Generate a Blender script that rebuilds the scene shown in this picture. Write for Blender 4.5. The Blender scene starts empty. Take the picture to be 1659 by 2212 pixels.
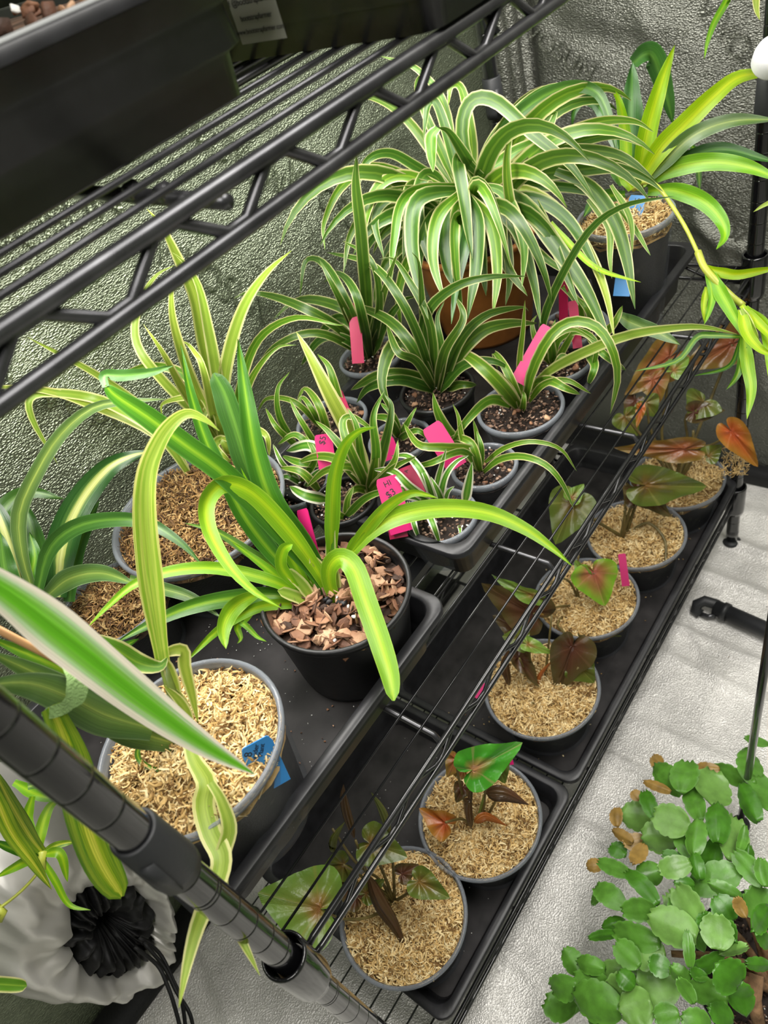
import bpy, math, random
from mathutils import Vector, Matrix, noise
random.seed(7)
sc = bpy.context.scene
COL = sc.collection
# ------------------------------------------------------------------ camera
K = 0.7477                      # survey units -> metres
F = 1571.77; CX = 829.5; CY = 1106.0
R0 = Vector((0.5769970, -0.7731081, -0.2633977))     # camera right
R1 = Vector((-0.6678596, -0.2609663, -0.6970367))    # camera down
R2 = Vector((0.4701468, 0.5781008, -0.6669044))      # camera forward
CAM = Vector((0.0101, -0.325, 1.350)) * K
cd = bpy.data.cameras.new('camera'); cam = bpy.data.objects.new('camera', cd); COL.objects.link(cam)
cam.matrix_world = Matrix(((R0.x, -R1.x, -R2.x, CAM.x), (R0.y, -R1.y, -R2.y, CAM.y), (R0.z, -R1.z, -R2.z, CAM.z), (0, 0, 0, 1)))
cd.sensor_fit = 'AUTO'; cd.sensor_width = 36; cd.lens = F / 2212 * 36
cd.clip_start = 0.02; cd.clip_end = 50
cd.dof.use_dof = True; cd.dof.focus_distance = 0.62; cd.dof.aperture_fstop = 10.0
sc.camera = cam
# ------------------------------------------------------------------ light and exposure
sc.view_settings.view_transform = 'Standard'; sc.view_settings.look = 'None'
sc.view_settings.gamma = 1; sc.view_settings.exposure = 0.0
try: sc.view_settings.use_curve_mapping = False
except Exception: pass
w = bpy.data.worlds.new('tent_air'); sc.world = w; w.use_nodes = True
w.node_tree.nodes['Background'].inputs[0].default_value = (0.9, 0.95, 1.0, 1)
w.node_tree.nodes['Background'].inputs[1].default_value = 0.20
def area(name, loc, rot, sx, sy, power, col=(1, 0.97, 0.92)):
    l = bpy.data.lights.new(name, 'AREA'); l.shape = 'RECTANGLE'; l.size = sx; l.size_y = sy; l.energy = power; l.color = col
    o = bpy.data.objects.new(name, l); COL.objects.link(o); o.location = loc; o.rotation_euler = rot
    return o
area('tent_ceiling_lamp', (0.60, -0.42, 1.75), (0, 0, 0), 0.90, 0.50, 20)
area('camera_side_fill', (-0.45, -0.35, 1.60), (0, math.radians(-22), 0), 0.40, 0.40, 6)  # fill light added on the camera side to brighten the sticker and front leaves
area('grow_light_upper', (0.52, 0.22, 0.905), (0, 0, 0), 0.80, 0.10, 4.7)
area('grow_light_upper_near', (0.12, 0.20, 0.905), (0, 0, 0), 0.20, 0.10, 1.2)
area('grow_light_lower', (0.48, 0.14, 0.475), (0, 0, 0), 0.75, 0.04, 0.8)

# ------------------------------------------------------------------ projection helpers (photo pixel -> place in the room)
def ray(u, v): return (R0 * ((u - CX) / F) + R1 * ((v - CY) / F) + R2)
def onz(u, v, z): r = ray(u, v); return CAM + r * ((z - CAM.z) / r.z)
def ony(u, v, y): r = ray(u, v); return CAM + r * ((y - CAM.y) / r.y)
def onx(u, v, x): r = ray(u, v); return CAM + r * ((x - CAM.x) / r.x)
def dep(P): return (P - CAM).dot(R2)
def atd(u, v, d): return CAM + ray(u, v) * d
def px(P):
    c = P - CAM; d = c.dot(R2); return CX + F * c.dot(R0) / d, CY + F * c.dot(R1) / d

# ------------------------------------------------------------------ materials
def nt(name):
    m = bpy.data.materials.new(name); m.use_nodes = True
    t = m.node_tree; t.nodes.clear(); out = t.nodes.new('ShaderNodeOutputMaterial')
    return m, t, out
def nd(t, typ, **kw):
    n = t.nodes.new(typ)
    for k, v in kw.items():
        if k.startswith('i_'):
            kk = k[2:]; kk = int(kk) if kk.isdigit() else kk.replace('_', ' ')
            n.inputs[kk].default_value = v
        else: setattr(n, k, v)
    return n
def ramp(t, stops, interp='LINEAR'):
    n = t.nodes.new('ShaderNodeValToRGB'); cr = n.color_ramp; cr.interpolation = interp
    while len(cr.elements) < len(stops): cr.elements.new(0.5)
    for e, (p, c) in zip(cr.elements, stops): e.position = p; e.color = (*c, 1)
    return n
def srgb(h):
    h = h.lstrip('#'); v = [int(h[i:i + 2], 16) / 255 for i in (0, 2, 4)]
    return tuple(x / 12.92 if x <= 0.04045 else ((x + 0.055) / 1.055) ** 2.4 for x in v)
def simple(name, col, rough=0.5, metal=0.0, bump=0.0, scale=200, var=0.0, coat=0.0, spec=0.5):
    m, t, out = nt(name); L = t.links
    b = nd(t, 'ShaderNodeBsdfPrincipled', i_Roughness=rough, i_Metallic=metal)
    b.inputs['Coat Weight'].default_value = coat; b.inputs['Specular IOR Level'].default_value = spec
    b.inputs['Base Color'].default_value = (*col, 1)
    if var or bump:
        tc = nd(t, 'ShaderNodeTexCoord'); n = nd(t, 'ShaderNodeTexNoise', i_Scale=scale, i_Detail=4.0)
        L.new(tc.outputs['Object'], n.inputs['Vector'])
        if var:
            r = ramp(t, [(0.3, tuple(c * (1 - var) for c in col)), (0.7, tuple(min(1, c * (1 + var)) for c in col))])
            L.new(n.outputs[0], r.inputs[0]); L.new(r.outputs[0], b.inputs['Base Color'])
        if bump:
            bp = nd(t, 'ShaderNodeBump', i_Strength=bump, i_Distance=0.002); L.new(n.outputs[0], bp.inputs['Height']); L.new(bp.outputs[0], b.inputs['Normal'])
    L.new(b.outputs[0], out.inputs[0]); return m
def fabric(name, col, rough, metal, scale, strength):
    """embossed silver tent lining: orange-peel grain over a reflective film"""
    m, t, out = nt(name); L = t.links
    b = nd(t, 'ShaderNodeBsdfPrincipled', i_Roughness=rough, i_Metallic=metal); b.inputs['Base Color'].default_value = (*col, 1)
    tc = nd(t, 'ShaderNodeTexCoord'); mp = nd(t, 'ShaderNodeMapping'); mp.inputs['Scale'].default_value = (1, 1, 1.9)
    mp.inputs['Rotation'].default_value = (0.3, 0.5, 0.3)
    n0 = nd(t, 'ShaderNodeTexNoise', i_Scale=40.0, i_Detail=1.0)
    va = nd(t, 'ShaderNodeVectorMath', operation='MULTIPLY_ADD'); va.inputs[1].default_value = (0.006, 0.006, 0.006)
    v = nd(t, 'ShaderNodeTexVoronoi', feature='F1', i_Scale=scale); n = nd(t, 'ShaderNodeTexNoise', i_Scale=scale * 0.7, i_Detail=3.0)
    L.new(tc.outputs['Object'], mp.inputs[0]); L.new(mp.outputs[0], n0.inputs[0])
    L.new(n0.outputs['Color'], va.inputs[0]); L.new(mp.outputs[0], va.inputs[2])
    L.new(va.outputs[0], v.inputs['Vector']); L.new(va.outputs[0], n.inputs['Vector'])
    ad = nd(t, 'ShaderNodeMath', operation='ADD'); L.new(v.outputs[0], ad.inputs[0]); L.new(n.outputs[0], ad.inputs[1])
    bp = nd(t, 'ShaderNodeBump', i_Strength=strength, i_Distance=0.0013); L.new(ad.outputs[0], bp.inputs['Height'])
    n2 = nd(t, 'ShaderNodeTexNoise', i_Scale=9.0, i_Detail=2.0, i_Roughness=0.5); L.new(tc.outputs['Object'], n2.inputs['Vector'])
    bp2 = nd(t, 'ShaderNodeBump', i_Strength=0.22, i_Distance=0.008); L.new(n2.outputs[0], bp2.inputs['Height']); L.new(bp.outputs[0], bp2.inputs['Normal'])
    L.new(bp2.outputs[0], b.inputs['Normal'])
    n3 = nd(t, 'ShaderNodeTexNoise', i_Scale=14.0, i_Detail=6.0); L.new(tc.outputs['Object'], n3.inputs['Vector'])
    r = ramp(t, [(0.35, tuple(c * 0.8 for c in col)), (0.6, col)]); L.new(n3.outputs[0], r.inputs[0]); L.new(r.outputs[0], b.inputs['Base Color'])
    L.new(b.outputs[0], out.inputs[0]); return m
def clear_mat(name, tint, fac, inc=0.3):
    m, t, out = nt(name); L = t.links
    tr = nd(t, 'ShaderNodeBsdfTransparent'); tr.inputs[0].default_value = (0.93, 0.95, 0.96, 1)
    b = nd(t, 'ShaderNodeBsdfPrincipled', i_Roughness=0.16); b.inputs['Base Color'].default_value = (*tint, 1)
    fr = nd(t, 'ShaderNodeLayerWeight', i_Blend=0.35)
    mr = nd(t, 'ShaderNodeMapRange'); mr.inputs['To Min'].default_value = fac; mr.inputs['To Max'].default_value = min(1, fac + inc)
    L.new(fr.outputs['Facing'], mr.inputs[0])
    mx = nd(t, 'ShaderNodeMixShader'); L.new(mr.outputs[0], mx.inputs[0]); L.new(tr.outputs[0], mx.inputs[1]); L.new(b.outputs[0], mx.inputs[2])
    L.new(mx.outputs[0], out.inputs[0]); return m
def leafmat(name, stops, rough=0.36, trans=0.28, streak=0.28, wob=0.07, stripes=0.0):
    """stops run from the midrib (0) to the leaf margin (1)"""
    m, t, out = nt(name); L = t.links
    uv = nd(t, 'ShaderNodeUVMap'); sp = nd(t, 'ShaderNodeSeparateXYZ'); L.new(uv.outputs[0], sp.inputs[0])
    s1 = nd(t, 'ShaderNodeMath', operation='SUBTRACT', i_1=0.5); L.new(sp.outputs[0], s1.inputs[0])
    a1 = nd(t, 'ShaderNodeMath', operation='ABSOLUTE'); L.new(s1.outputs[0], a1.inputs[0])
    mp = nd(t, 'ShaderNodeMapping'); mp.inputs['Scale'].default_value = (16, 1.3, 1); L.new(uv.outputs[0], mp.inputs[0])
    oi = nd(t, 'ShaderNodeObjectInfo'); L.new(oi.outputs['Random'], mp.inputs['Location'])
    n = nd(t, 'ShaderNodeTexNoise', i_Scale=1.6, i_Detail=4.0); L.new(mp.outputs[0], n.inputs[0])
    s2 = nd(t, 'ShaderNodeMath', operation='SUBTRACT', i_1=0.5); L.new(n.outputs[0], s2.inputs[0])
    m2 = nd(t, 'ShaderNodeMath', operation='MULTIPLY_ADD', i_1=wob * 4); L.new(s2.outputs[0], m2.inputs[0])
    d2 = nd(t, 'ShaderNodeMath', operation='MULTIPLY', i_1=2.0); L.new(a1.outputs[0], d2.inputs[0]); L.new(d2.outputs[0], m2.inputs[2])
    r = ramp(t, stops); L.new(m2.outputs[0], r.inputs[0])
    mp3 = nd(t, 'ShaderNodeMapping'); mp3.inputs['Scale'].default_value = (46, 0.8, 1); L.new(uv.outputs[0], mp3.inputs[0])
    n3 = nd(t, 'ShaderNodeTexNoise', i_Scale=1.0, i_Detail=2.0); L.new(mp3.outputs[0], n3.inputs[0])
    mr = nd(t, 'ShaderNodeMapRange'); mr.inputs['From Min'].default_value = 0.3; mr.inputs['From Max'].default_value = 0.7
    mr.inputs['To Min'].default_value = 1 - streak; mr.inputs['To Max'].default_value = 1 + streak * 0.6; L.new(n3.outputs[0], mr.inputs[0])
    hs = nd(t, 'ShaderNodeHueSaturation'); L.new(r.outputs[0], hs.inputs['Color']); L.new(mr.outputs[0], hs.inputs['Value'])
    rn = nd(t, 'ShaderNodeMapRange'); rn.inputs['To Min'].default_value = 0.468; rn.inputs['To Max'].default_value = 0.490
    L.new(oi.outputs['Random'], rn.inputs[0]); L.new(rn.outputs[0], hs.inputs['Hue'])
    b = nd(t, 'ShaderNodeBsdfPrincipled', i_Roughness=rough); L.new(hs.outputs[0], b.inputs['Base Color'])
    bp = nd(t, 'ShaderNodeBump', i_Strength=0.25, i_Distance=0.0006); L.new(n3.outputs[0], bp.inputs['Height']); L.new(bp.outputs[0], b.inputs['Normal'])
    tl = nd(t, 'ShaderNodeBsdfTranslucent'); L.new(hs.outputs[0], tl.inputs[0])
    mx = nd(t, 'ShaderNodeMixShader'); mx.inputs[0].default_value = trans; L.new(b.outputs[0], mx.inputs[1]); L.new(tl.outputs[0], mx.inputs[2])
    L.new(mx.outputs[0], out.inputs[0]); return m
def heartmat(name, cen, mid, edge, vein, rough=0.28):
    m, t, out = nt(name); L = t.links
    uv = nd(t, 'ShaderNodeUVMap'); sp = nd(t, 'ShaderNodeSeparateXYZ'); L.new(uv.outputs[0], sp.inputs[0])
    tc = nd(t, 'ShaderNodeTexCoord'); n = nd(t, 'ShaderNodeTexNoise', i_Scale=55.0, i_Detail=4.0); L.new(tc.outputs['Object'], n.inputs[0])
    ma = nd(t, 'ShaderNodeMath', operation='MULTIPLY_ADD', i_1=0.5); L.new(n.outputs[0], ma.inputs[0]); L.new(sp.outputs[1], ma.inputs[2])
    sb = nd(t, 'ShaderNodeMath', operation='SUBTRACT', i_1=0.25); L.new(ma.outputs[0], sb.inputs[0])
    r = ramp(t, [(0.05, cen), (0.5, mid), (0.97, edge)]); L.new(sb.outputs[0], r.inputs[0])
    k = nd(t, 'ShaderNodeMath', operation='MULTIPLY', i_1=math.pi * 2 * 5); L.new(sp.outputs[0], k.inputs[0])
    cs = nd(t, 'ShaderNodeMath', operation='COSINE'); L.new(k.outputs[0], cs.inputs[0])
    g = nd(t, 'ShaderNodeMapRange'); g.inputs['From Min'].default_value = 0.955; g.inputs['From Max'].default_value = 1.0; g.inputs['To Max'].default_value = 0.28; L.new(cs.outputs[0], g.inputs[0])
    mc = nd(t, 'ShaderNodeMix', data_type='RGBA'); L.new(g.outputs[0], mc.inputs[0]); L.new(r.outputs[0], mc.inputs[6]); mc.inputs[7].default_value = (*vein, 1)
    b = nd(t, 'ShaderNodeBsdfPrincipled', i_Roughness=rough); L.new(mc.outputs[2], b.inputs['Base Color'])
    bp = nd(t, 'ShaderNodeBump', i_Strength=0.5, i_Distance=0.002); L.new(cs.outputs[0], bp.inputs['Height'])
    bq = nd(t, 'ShaderNodeBump', i_Strength=0.35, i_Distance=0.004); L.new(n.outputs[0], bq.inputs['Height']); L.new(bp.outputs[0], bq.inputs['Normal']); L.new(bq.outputs[0], b.inputs['Normal'])
    tl = nd(t, 'ShaderNodeBsdfTranslucent'); L.new(mc.outputs[2], tl.inputs[0])
    mx = nd(t, 'ShaderNodeMixShader'); mx.inputs[0].default_value = 0.2; L.new(b.outputs[0], mx.inputs[1]); L.new(tl.outputs[0], mx.inputs[2])
    L.new(mx.outputs[0], out.inputs[0]); return m
def grainmat(name, stops, rough=0.8):
    """colour picked by each fibre's / chip's own random value"""
    m, t, out = nt(name); L = t.links
    at = nd(t, 'ShaderNodeAttribute', attribute_name='rnd'); tc = nd(t, 'ShaderNodeTexCoord')
    n = nd(t, 'ShaderNodeTexNoise', i_Scale=45.0, i_Detail=3.0); L.new(tc.outputs['Object'], n.inputs[0])
    ma = nd(t, 'ShaderNodeMath', operation='MULTIPLY_ADD', i_1=0.9); L.new(n.outputs[0], ma.inputs[0]); L.new(at.outputs['Fac'], ma.inputs[2])
    sb = nd(t, 'ShaderNodeMath', operation='SUBTRACT', i_1=0.45); L.new(ma.outputs[0], sb.inputs[0])
    r = ramp(t, stops); L.new(sb.outputs[0], r.inputs[0])
    b = nd(t, 'ShaderNodeBsdfPrincipled', i_Roughness=rough); L.new(r.outputs[0], b.inputs['Base Color'])
    n2 = nd(t, 'ShaderNodeTexNoise', i_Scale=600.0, i_Detail=2.0); L.new(tc.outputs['Object'], n2.inputs[0])
    bp = nd(t, 'ShaderNodeBump', i_Strength=0.5, i_Distance=0.001); L.new(n2.outputs[0], bp.inputs['Height']); L.new(bp.outputs[0], b.inputs['Normal'])
    L.new(b.outputs[0], out.inputs[0]); return m

M = {}
M['post'] = simple('glossy_black_steel', (0.006, 0.006, 0.007), 0.14, 0.0, coat=0.6)
M['rod'] = simple('black_epoxy_wire', (0.010, 0.010, 0.011), 0.24, 0.0, coat=0.4)
M['rodg'] = simple('grey_black_wire', (0.085, 0.085, 0.09), 0.27, 0.7, var=0.3, scale=60)  # lighter, more metallic wire tone with random variation
M['clip'] = simple('matte_black_plastic', (0.022, 0.023, 0.025), 0.5, bump=0.1, scale=400)
M['tray'] = simple('black_tray_plastic', (0.017, 0.017, 0.019), 0.40, bump=0.12, scale=60, var=0.35)
M['traydirty'] = simple('dusty_black_tray_floor', (0.022, 0.020, 0.020), 0.55, bump=0.3, scale=35, var=0.6, spec=0.35)
M['potblack'] = simple('black_pot_plastic', (0.010, 0.010, 0.011), 0.42, bump=0.1, scale=80)
M['clear'] = clear_mat('clear_pot_plastic', (0.30, 0.31, 0.34), 0.04, 0.16)
M['clearrim'] = clear_mat('clear_pot_rim', (0.24, 0.26, 0.29), 0.50, 0.40)
M['terra'] = simple('terracotta_orange', (0.36, 0.13, 0.028), 0.45, bump=0.1, scale=50, var=0.2)
M['core'] = grainmat('damp_soil_seen_through_pot', [(0.1, (0.008, 0.007, 0.006)), (0.62, (0.035, 0.028, 0.022)), (0.78, (0.16, 0.13, 0.10))], 0.5)
M['moss'] = grainmat('dried_sphagnum_moss', [(0.02, (0.16, 0.08, 0.02)), (0.2, (0.50, 0.31, 0.10)), (0.55, (0.70, 0.50, 0.21)), (0.95, (0.86, 0.71, 0.40))])
M['mossdark'] = grainmat('brown_sphagnum_moss', [(0.05, (0.05, 0.022, 0.007)), (0.4, (0.17, 0.085, 0.022)), (0.7, (0.32, 0.18, 0.055)), (0.97, (0.48, 0.33, 0.14))])
M['bark'] = grainmat('pine_bark', [(0.05, (0.045, 0.022, 0.013)), (0.35, (0.15, 0.064, 0.033)), (0.65, (0.29, 0.14, 0.072)), (0.92, (0.52, 0.32, 0.19))], 0.7)
M['soil'] = grainmat('potting_soil', [(0.05, (0.020, 0.011, 0.007)), (0.4, (0.065, 0.035, 0.022)), (0.7, (0.17, 0.095, 0.06)), (0.9, (0.30, 0.20, 0.14))], 0.8)
M['perl'] = simple('white_perlite', (0.75, 0.74, 0.70), 0.8)
M['charc'] = simple('charcoal_chunk', (0.012, 0.012, 0.014), 0.5, bump=0.4, scale=150)
M['wallb'] = fabric('silver_lining_plant_tint', (0.29, 0.33, 0.235), 0.37, 0.85, 340, 0.85)  # green of the reflected plants mixed into the silver base colour
M['wallf'] = fabric('silver_lining_end_plant_tint', (0.27, 0.275, 0.24), 0.38, 0.8, 340, 0.85)  # end wall's base colour carries the reflected olive tint too
M['floor'] = fabric('silver_floor_lining', (0.86, 0.84, 0.80), 0.42, 0.40, 520, 0.6)
M['seam'] = simple('black_canvas', (0.010, 0.010, 0.011), 0.7, bump=0.4, scale=300)
M['silver'] = simple('silver_duct_sleeve_cloth', (0.74, 0.72, 0.68), 0.42, 0.35, bump=0.15, scale=25)
M['blackcloth'] = simple('black_gathered_cloth', (0.008, 0.008, 0.009), 0.55, bump=0.2, scale=80)
M['pink'] = simple('pink_plastic_tag', srgb('#c01a66'), 0.35)
M['red'] = simple('crimson_plastic_tag', srgb('#a01444'), 0.35)
M['blue'] = simple('blue_plastic_tag', srgb('#3383c4'), 0.35)
M['ink'] = simple('black_marker_ink', (0.008, 0.008, 0.010), 0.5)
M['white'] = simple('white_plastic', (0.80, 0.81, 0.82), 0.35)
M['sticker'] = simple('cream_sticker_paper', (0.42, 0.42, 0.36), 0.5)
M['bamboo'] = simple('bamboo_cane', (0.50, 0.27, 0.12), 0.45, var=0.15, scale=40)
M['velcro'] = simple('green_velcro', srgb('#7c9a5c'), 0.85, bump=0.9, scale=700)
M['stem'] = simple('brown_green_stem', (0.13, 0.10, 0.03), 0.4, var=0.4, scale=60)
M['stemg'] = simple('green_stem', (0.16, 0.22, 0.04), 0.4, var=0.3, scale=60)
M['stolon'] = simple('yellow_green_runner', (0.42, 0.46, 0.06), 0.4, var=0.2, scale=50)
M['stump'] = simple('corky_brown_stump', (0.28, 0.16, 0.08), 0.9, bump=0.8, scale=120, var=0.4)
G = lambda *s: [(p, srgb(c)) for p, c in s]
M['edge'] = leafmat('cream_edged_leaf', G((0.0, '#78a832'), (0.18, '#4a841e'), (0.72, '#4e8a22'), (0.83, '#bcc478'), (1, '#dedca4')))
M['edgeD'] = leafmat('cream_edged_dark_leaf', G((0.0, '#547f28'), (0.2, '#31601a'), (0.76, '#3a6c1e'), (0.86, '#9cae66'), (1, '#cccc98')))
M['edgeP'] = leafmat('pale_cream_edged_leaf', G((0.0, '#9cc04a'), (0.4, '#86ae3c'), (0.66, '#8cb244'), (0.74, '#d2dc8c'), (1, '#dfe49c')), trans=0.35)
M['white_e'] = leafmat('white_edged_leaf', G((0.0, '#6fae3c'), (0.35, '#3f8a28'), (0.58, '#4a942e'), (0.64, '#e4e6c4'), (1, '#f2f0dc')))
M['mid'] = leafmat('lime_striped_leaf', G((0.0, '#98cc20'), (0.2, '#80c01c'), (0.45, '#66ae18'), (0.85, '#5ca41a'), (1, '#80bc38')))
M['midD'] = leafmat('dark_lime_striped_leaf', G((0.0, '#80b02c'), (0.16, '#609c24'), (0.34, '#3c7e1c'), (0.85, '#2e6a1a'), (1, '#4c8a34')), rough=0.3)
M['lime'] = leafmat('lime_leaf', G((0.0, '#b8e010'), (0.3, '#98d00c'), (0.8, '#7cc008'), (1, '#9ccc20')), trans=0.4)
M['dark'] = leafmat('dark_green_leaf', G((0.0, '#4c8430'), (0.3, '#2f6424'), (0.85, '#285a22'), (1, '#3c7034')), rough=0.28, trans=0.15)
M['darkW'] = leafmat('dark_leaf_pale_midband', G((0.0, '#b4c47c'), (0.22, '#98ac5c'), (0.34, '#3a6a2c'), (0.5, '#1f4f22'), (1, '#1b4420')), rough=0.28, trans=0.15, wob=0.10)
M['grey'] = leafmat('grey_green_leaf', G((0.0, '#8ca850'), (0.12, '#64883e'), (0.5, '#4c7234'), (0.9, '#46693a'), (1, '#7c9a68')), rough=0.3)
M['yel'] = leafmat('yellow_striped_leaf', G((0.0, '#b4d050'), (0.2, '#8cbc38'), (0.45, '#c4d860'), (0.6, '#84b430'), (0.8, '#94c038'), (0.9, '#e2e880'), (1, '#ecec94')), trans=0.4, wob=0.22, streak=0.3)
M['yelD'] = leafmat('yellow_streaked_dark_leaf', G((0.0, '#d0dc50'), (0.25, '#98bc28'), (0.45, '#4c8c1c'), (0.7, '#8cb030'), (1, '#4c8420')), wob=0.25)
M['big'] = leafmat('broad_cream_edged_leaf', G((0.0, '#4ca41c'), (0.22, '#5cb428'), (0.42, '#7abc50'), (0.62, '#a8cc98'), (0.80, '#ece6d0'), (1, '#f4ecd8')), wob=0.12)
M['hg'] = heartmat('green_syngonium', srgb('#98683a'), srgb('#7c923c'), srgb('#74983c'), srgb('#a89450'))
M['hgb'] = heartmat('bright_green_syngonium', srgb('#a87a4c'), srgb('#3f9224'), srgb('#4c9c2c'), srgb('#d0a080'))
M['ho'] = heartmat('olive_syngonium', srgb('#7c5a2c'), srgb('#64662a'), srgb('#5a6c28'), srgb('#a0a050'))
M['hc'] = heartmat('copper_syngonium', srgb('#a0583a'), srgb('#8c5830'), srgb('#80682c'), srgb('#c48a60'))
M['hb'] = heartmat('brown_syngonium', srgb('#5a3428'), srgb('#5a3c28'), srgb('#544a28'), srgb('#806048'))
M['hp'] = heartmat('pink_green_syngonium', srgb('#b46050'), srgb('#9a7440'), srgb('#7cae2c'), srgb('#c88a70'))
M['hr'] = heartmat('red_orange_syngonium', srgb('#b4502c'), srgb('#b8622c'), srgb('#a8762c'), srgb('#d09060'))
M['pad'] = simple('green_cactus_pad', srgb('#588c30'), 0.34, bump=0.25, scale=90, var=0.22)
M['padL'] = simple('pale_green_cactus_pad', srgb('#709c48'), 0.34, bump=0.25, scale=90, var=0.18)
M['padD'] = simple('deep_green_cactus_pad', srgb('#447a1e'), 0.34, bump=0.25, scale=90, var=0.25)
M['padB'] = simple('bronze_cactus_pad', srgb('#96783c'), 0.42, bump=0.25, scale=90, var=0.3)

# ------------------------------------------------------------------ mesh helpers
class MB:
    def __init__(s): s.v = []; s.f = []; s.uv = []; s.r = []
    def add(s, vs, fs, uvs=None, r=0.5):
        o = len(s.v); s.v += [tuple(v) for v in vs]; s.f += [tuple(i + o for i in f) for f in fs]
        s.uv += (uvs if uvs else [(0.5, 0.5)] * len(vs)); s.r += [r] * len(vs)
    def build(s, name, mat, parent=None, smooth=True, loc=None):
        me = bpy.data.meshes.new(name)
        P = parent_loc(parent) if loc is None else Vector(loc)
        me.from_pydata([tuple(Vector(v) - P) for v in s.v], [], s.f)
        u = me.uv_layers.new(name='UVMap'); li = [0] * len(me.loops); me.loops.foreach_get('vertex_index', li)
        fl = []
        for i in li: fl += s.uv[i]
        u.data.foreach_set('uv', fl)
        a = me.attributes.new('rnd', 'FLOAT', 'POINT'); a.data.foreach_set('value', s.r)
        if smooth: me.polygons.foreach_set('use_smooth', [True] * len(me.polygons))
        me.materials.append(M[mat] if isinstance(mat, str) else mat); me.update()
        o = bpy.data.objects.new(name, me); COL.objects.link(o)
        if parent: o.parent = parent
        if loc is not None: o.location = loc
        return o
WL = {}
def parent_loc(p):
    t = Vector((0, 0, 0))
    while p is not None: t = t + p.location; p = p.parent
    return t
def thing(name, label, cat, loc=(0, 0, 0), group=None):
    o = bpy.data.objects.new(name, None); COL.objects.link(o); o.location = loc; o.empty_display_size = 0.02
    o['label'] = label; o['category'] = cat
    if group: o['group'] = group
    return o
def tag(o, label, cat, group=None):
    o['label'] = label; o['category'] = cat
    if group: o['group'] = group
    return o
def frame(T):
    T = T.normalized(); a = Vector((0, 0, 1)) if abs(T.z) < 0.9 else Vector((1, 0, 0))
    A = T.cross(a).normalized(); return A, T.cross(A).normalized()
def tube(mb, pts, r, n=8, r1=None, cap=True, rnd=0.5):
    pts = [Vector(p) for p in pts]; N = len(pts); vs = []; fs = []; A = None
    for i, p in enumerate(pts):
        T = (pts[min(i + 1, N - 1)] - pts[max(i - 1, 0)]).normalized()
        if A is None: A, B = frame(T)
        else:
            A = (A - T * A.dot(T)).normalized(); B = T.cross(A)
        rr = r if r1 is None else r + (r1 - r) * i / (N - 1)
        for k in range(n):
            a = 2 * math.pi * k / n; vs.append(p + A * (rr * math.cos(a)) + B * (rr * math.sin(a)))
    for i in range(N - 1):
        for k in range(n):
            j = (k + 1) % n; fs.append((i * n + k, i * n + j, (i + 1) * n + j, (i + 1) * n + k))
    if cap: fs.append(tuple(range(n))[::-1]); fs.append(tuple((N - 1) * n + k for k in range(n)))
    mb.add(vs, fs, r=rnd)
def lathe(mb, prof, c=(0, 0, 0), n=48, wob=0.0, seed=0):
    c = Vector(c); vs = []; fs = []
    for r, z in prof:
        for k in range(n):
            a = 2 * math.pi * k / n; q = 1 + wob * noise.noise(Vector((math.cos(a) * 2 + seed, math.sin(a) * 2, z * 20)))
            vs.append(c + Vector((r * q * math.cos(a), r * q * math.sin(a), z)))
    for i in range(len(prof) - 1):
        for k in range(n):
            j = (k + 1) % n; fs.append((i * n + k, i * n + j, (i + 1) * n + j, (i + 1) * n + k))
    mb.add(vs, fs)
def box(mb, a, b):
    x0, y0, z0 = a; x1, y1, z1 = b
    vs = [(x0, y0, z0), (x1, y0, z0), (x1, y1, z0), (x0, y1, z0), (x0, y0, z1), (x1, y0, z1), (x1, y1, z1), (x0, y1, z1)]
    mb.add(vs, [(0, 3, 2, 1), (4, 5, 6, 7), (0, 1, 5, 4), (1, 2, 6, 5), (2, 3, 7, 6), (3, 0, 4, 7)])
def catmull(P, n):
    P = [P[0] * 2 - P[1]] + list(P) + [P[-1] * 2 - P[-2]]; out = []; seg = len(P) - 3
    for i in range(n):
        t = i / (n - 1) * seg; k = min(int(t), seg - 1); t -= k
        a, b, c, d = P[k:k + 4]
        out.append(0.5 * ((2 * b) + (c - a) * t + (2 * a - 5 * b + 4 * c - d) * t * t + (3 * b - a - 3 * c + d) * t ** 3))
    return out
def smoothstep(x): x = max(0, min(1, x)); return x * x * (3 - 2 * x)
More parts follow.
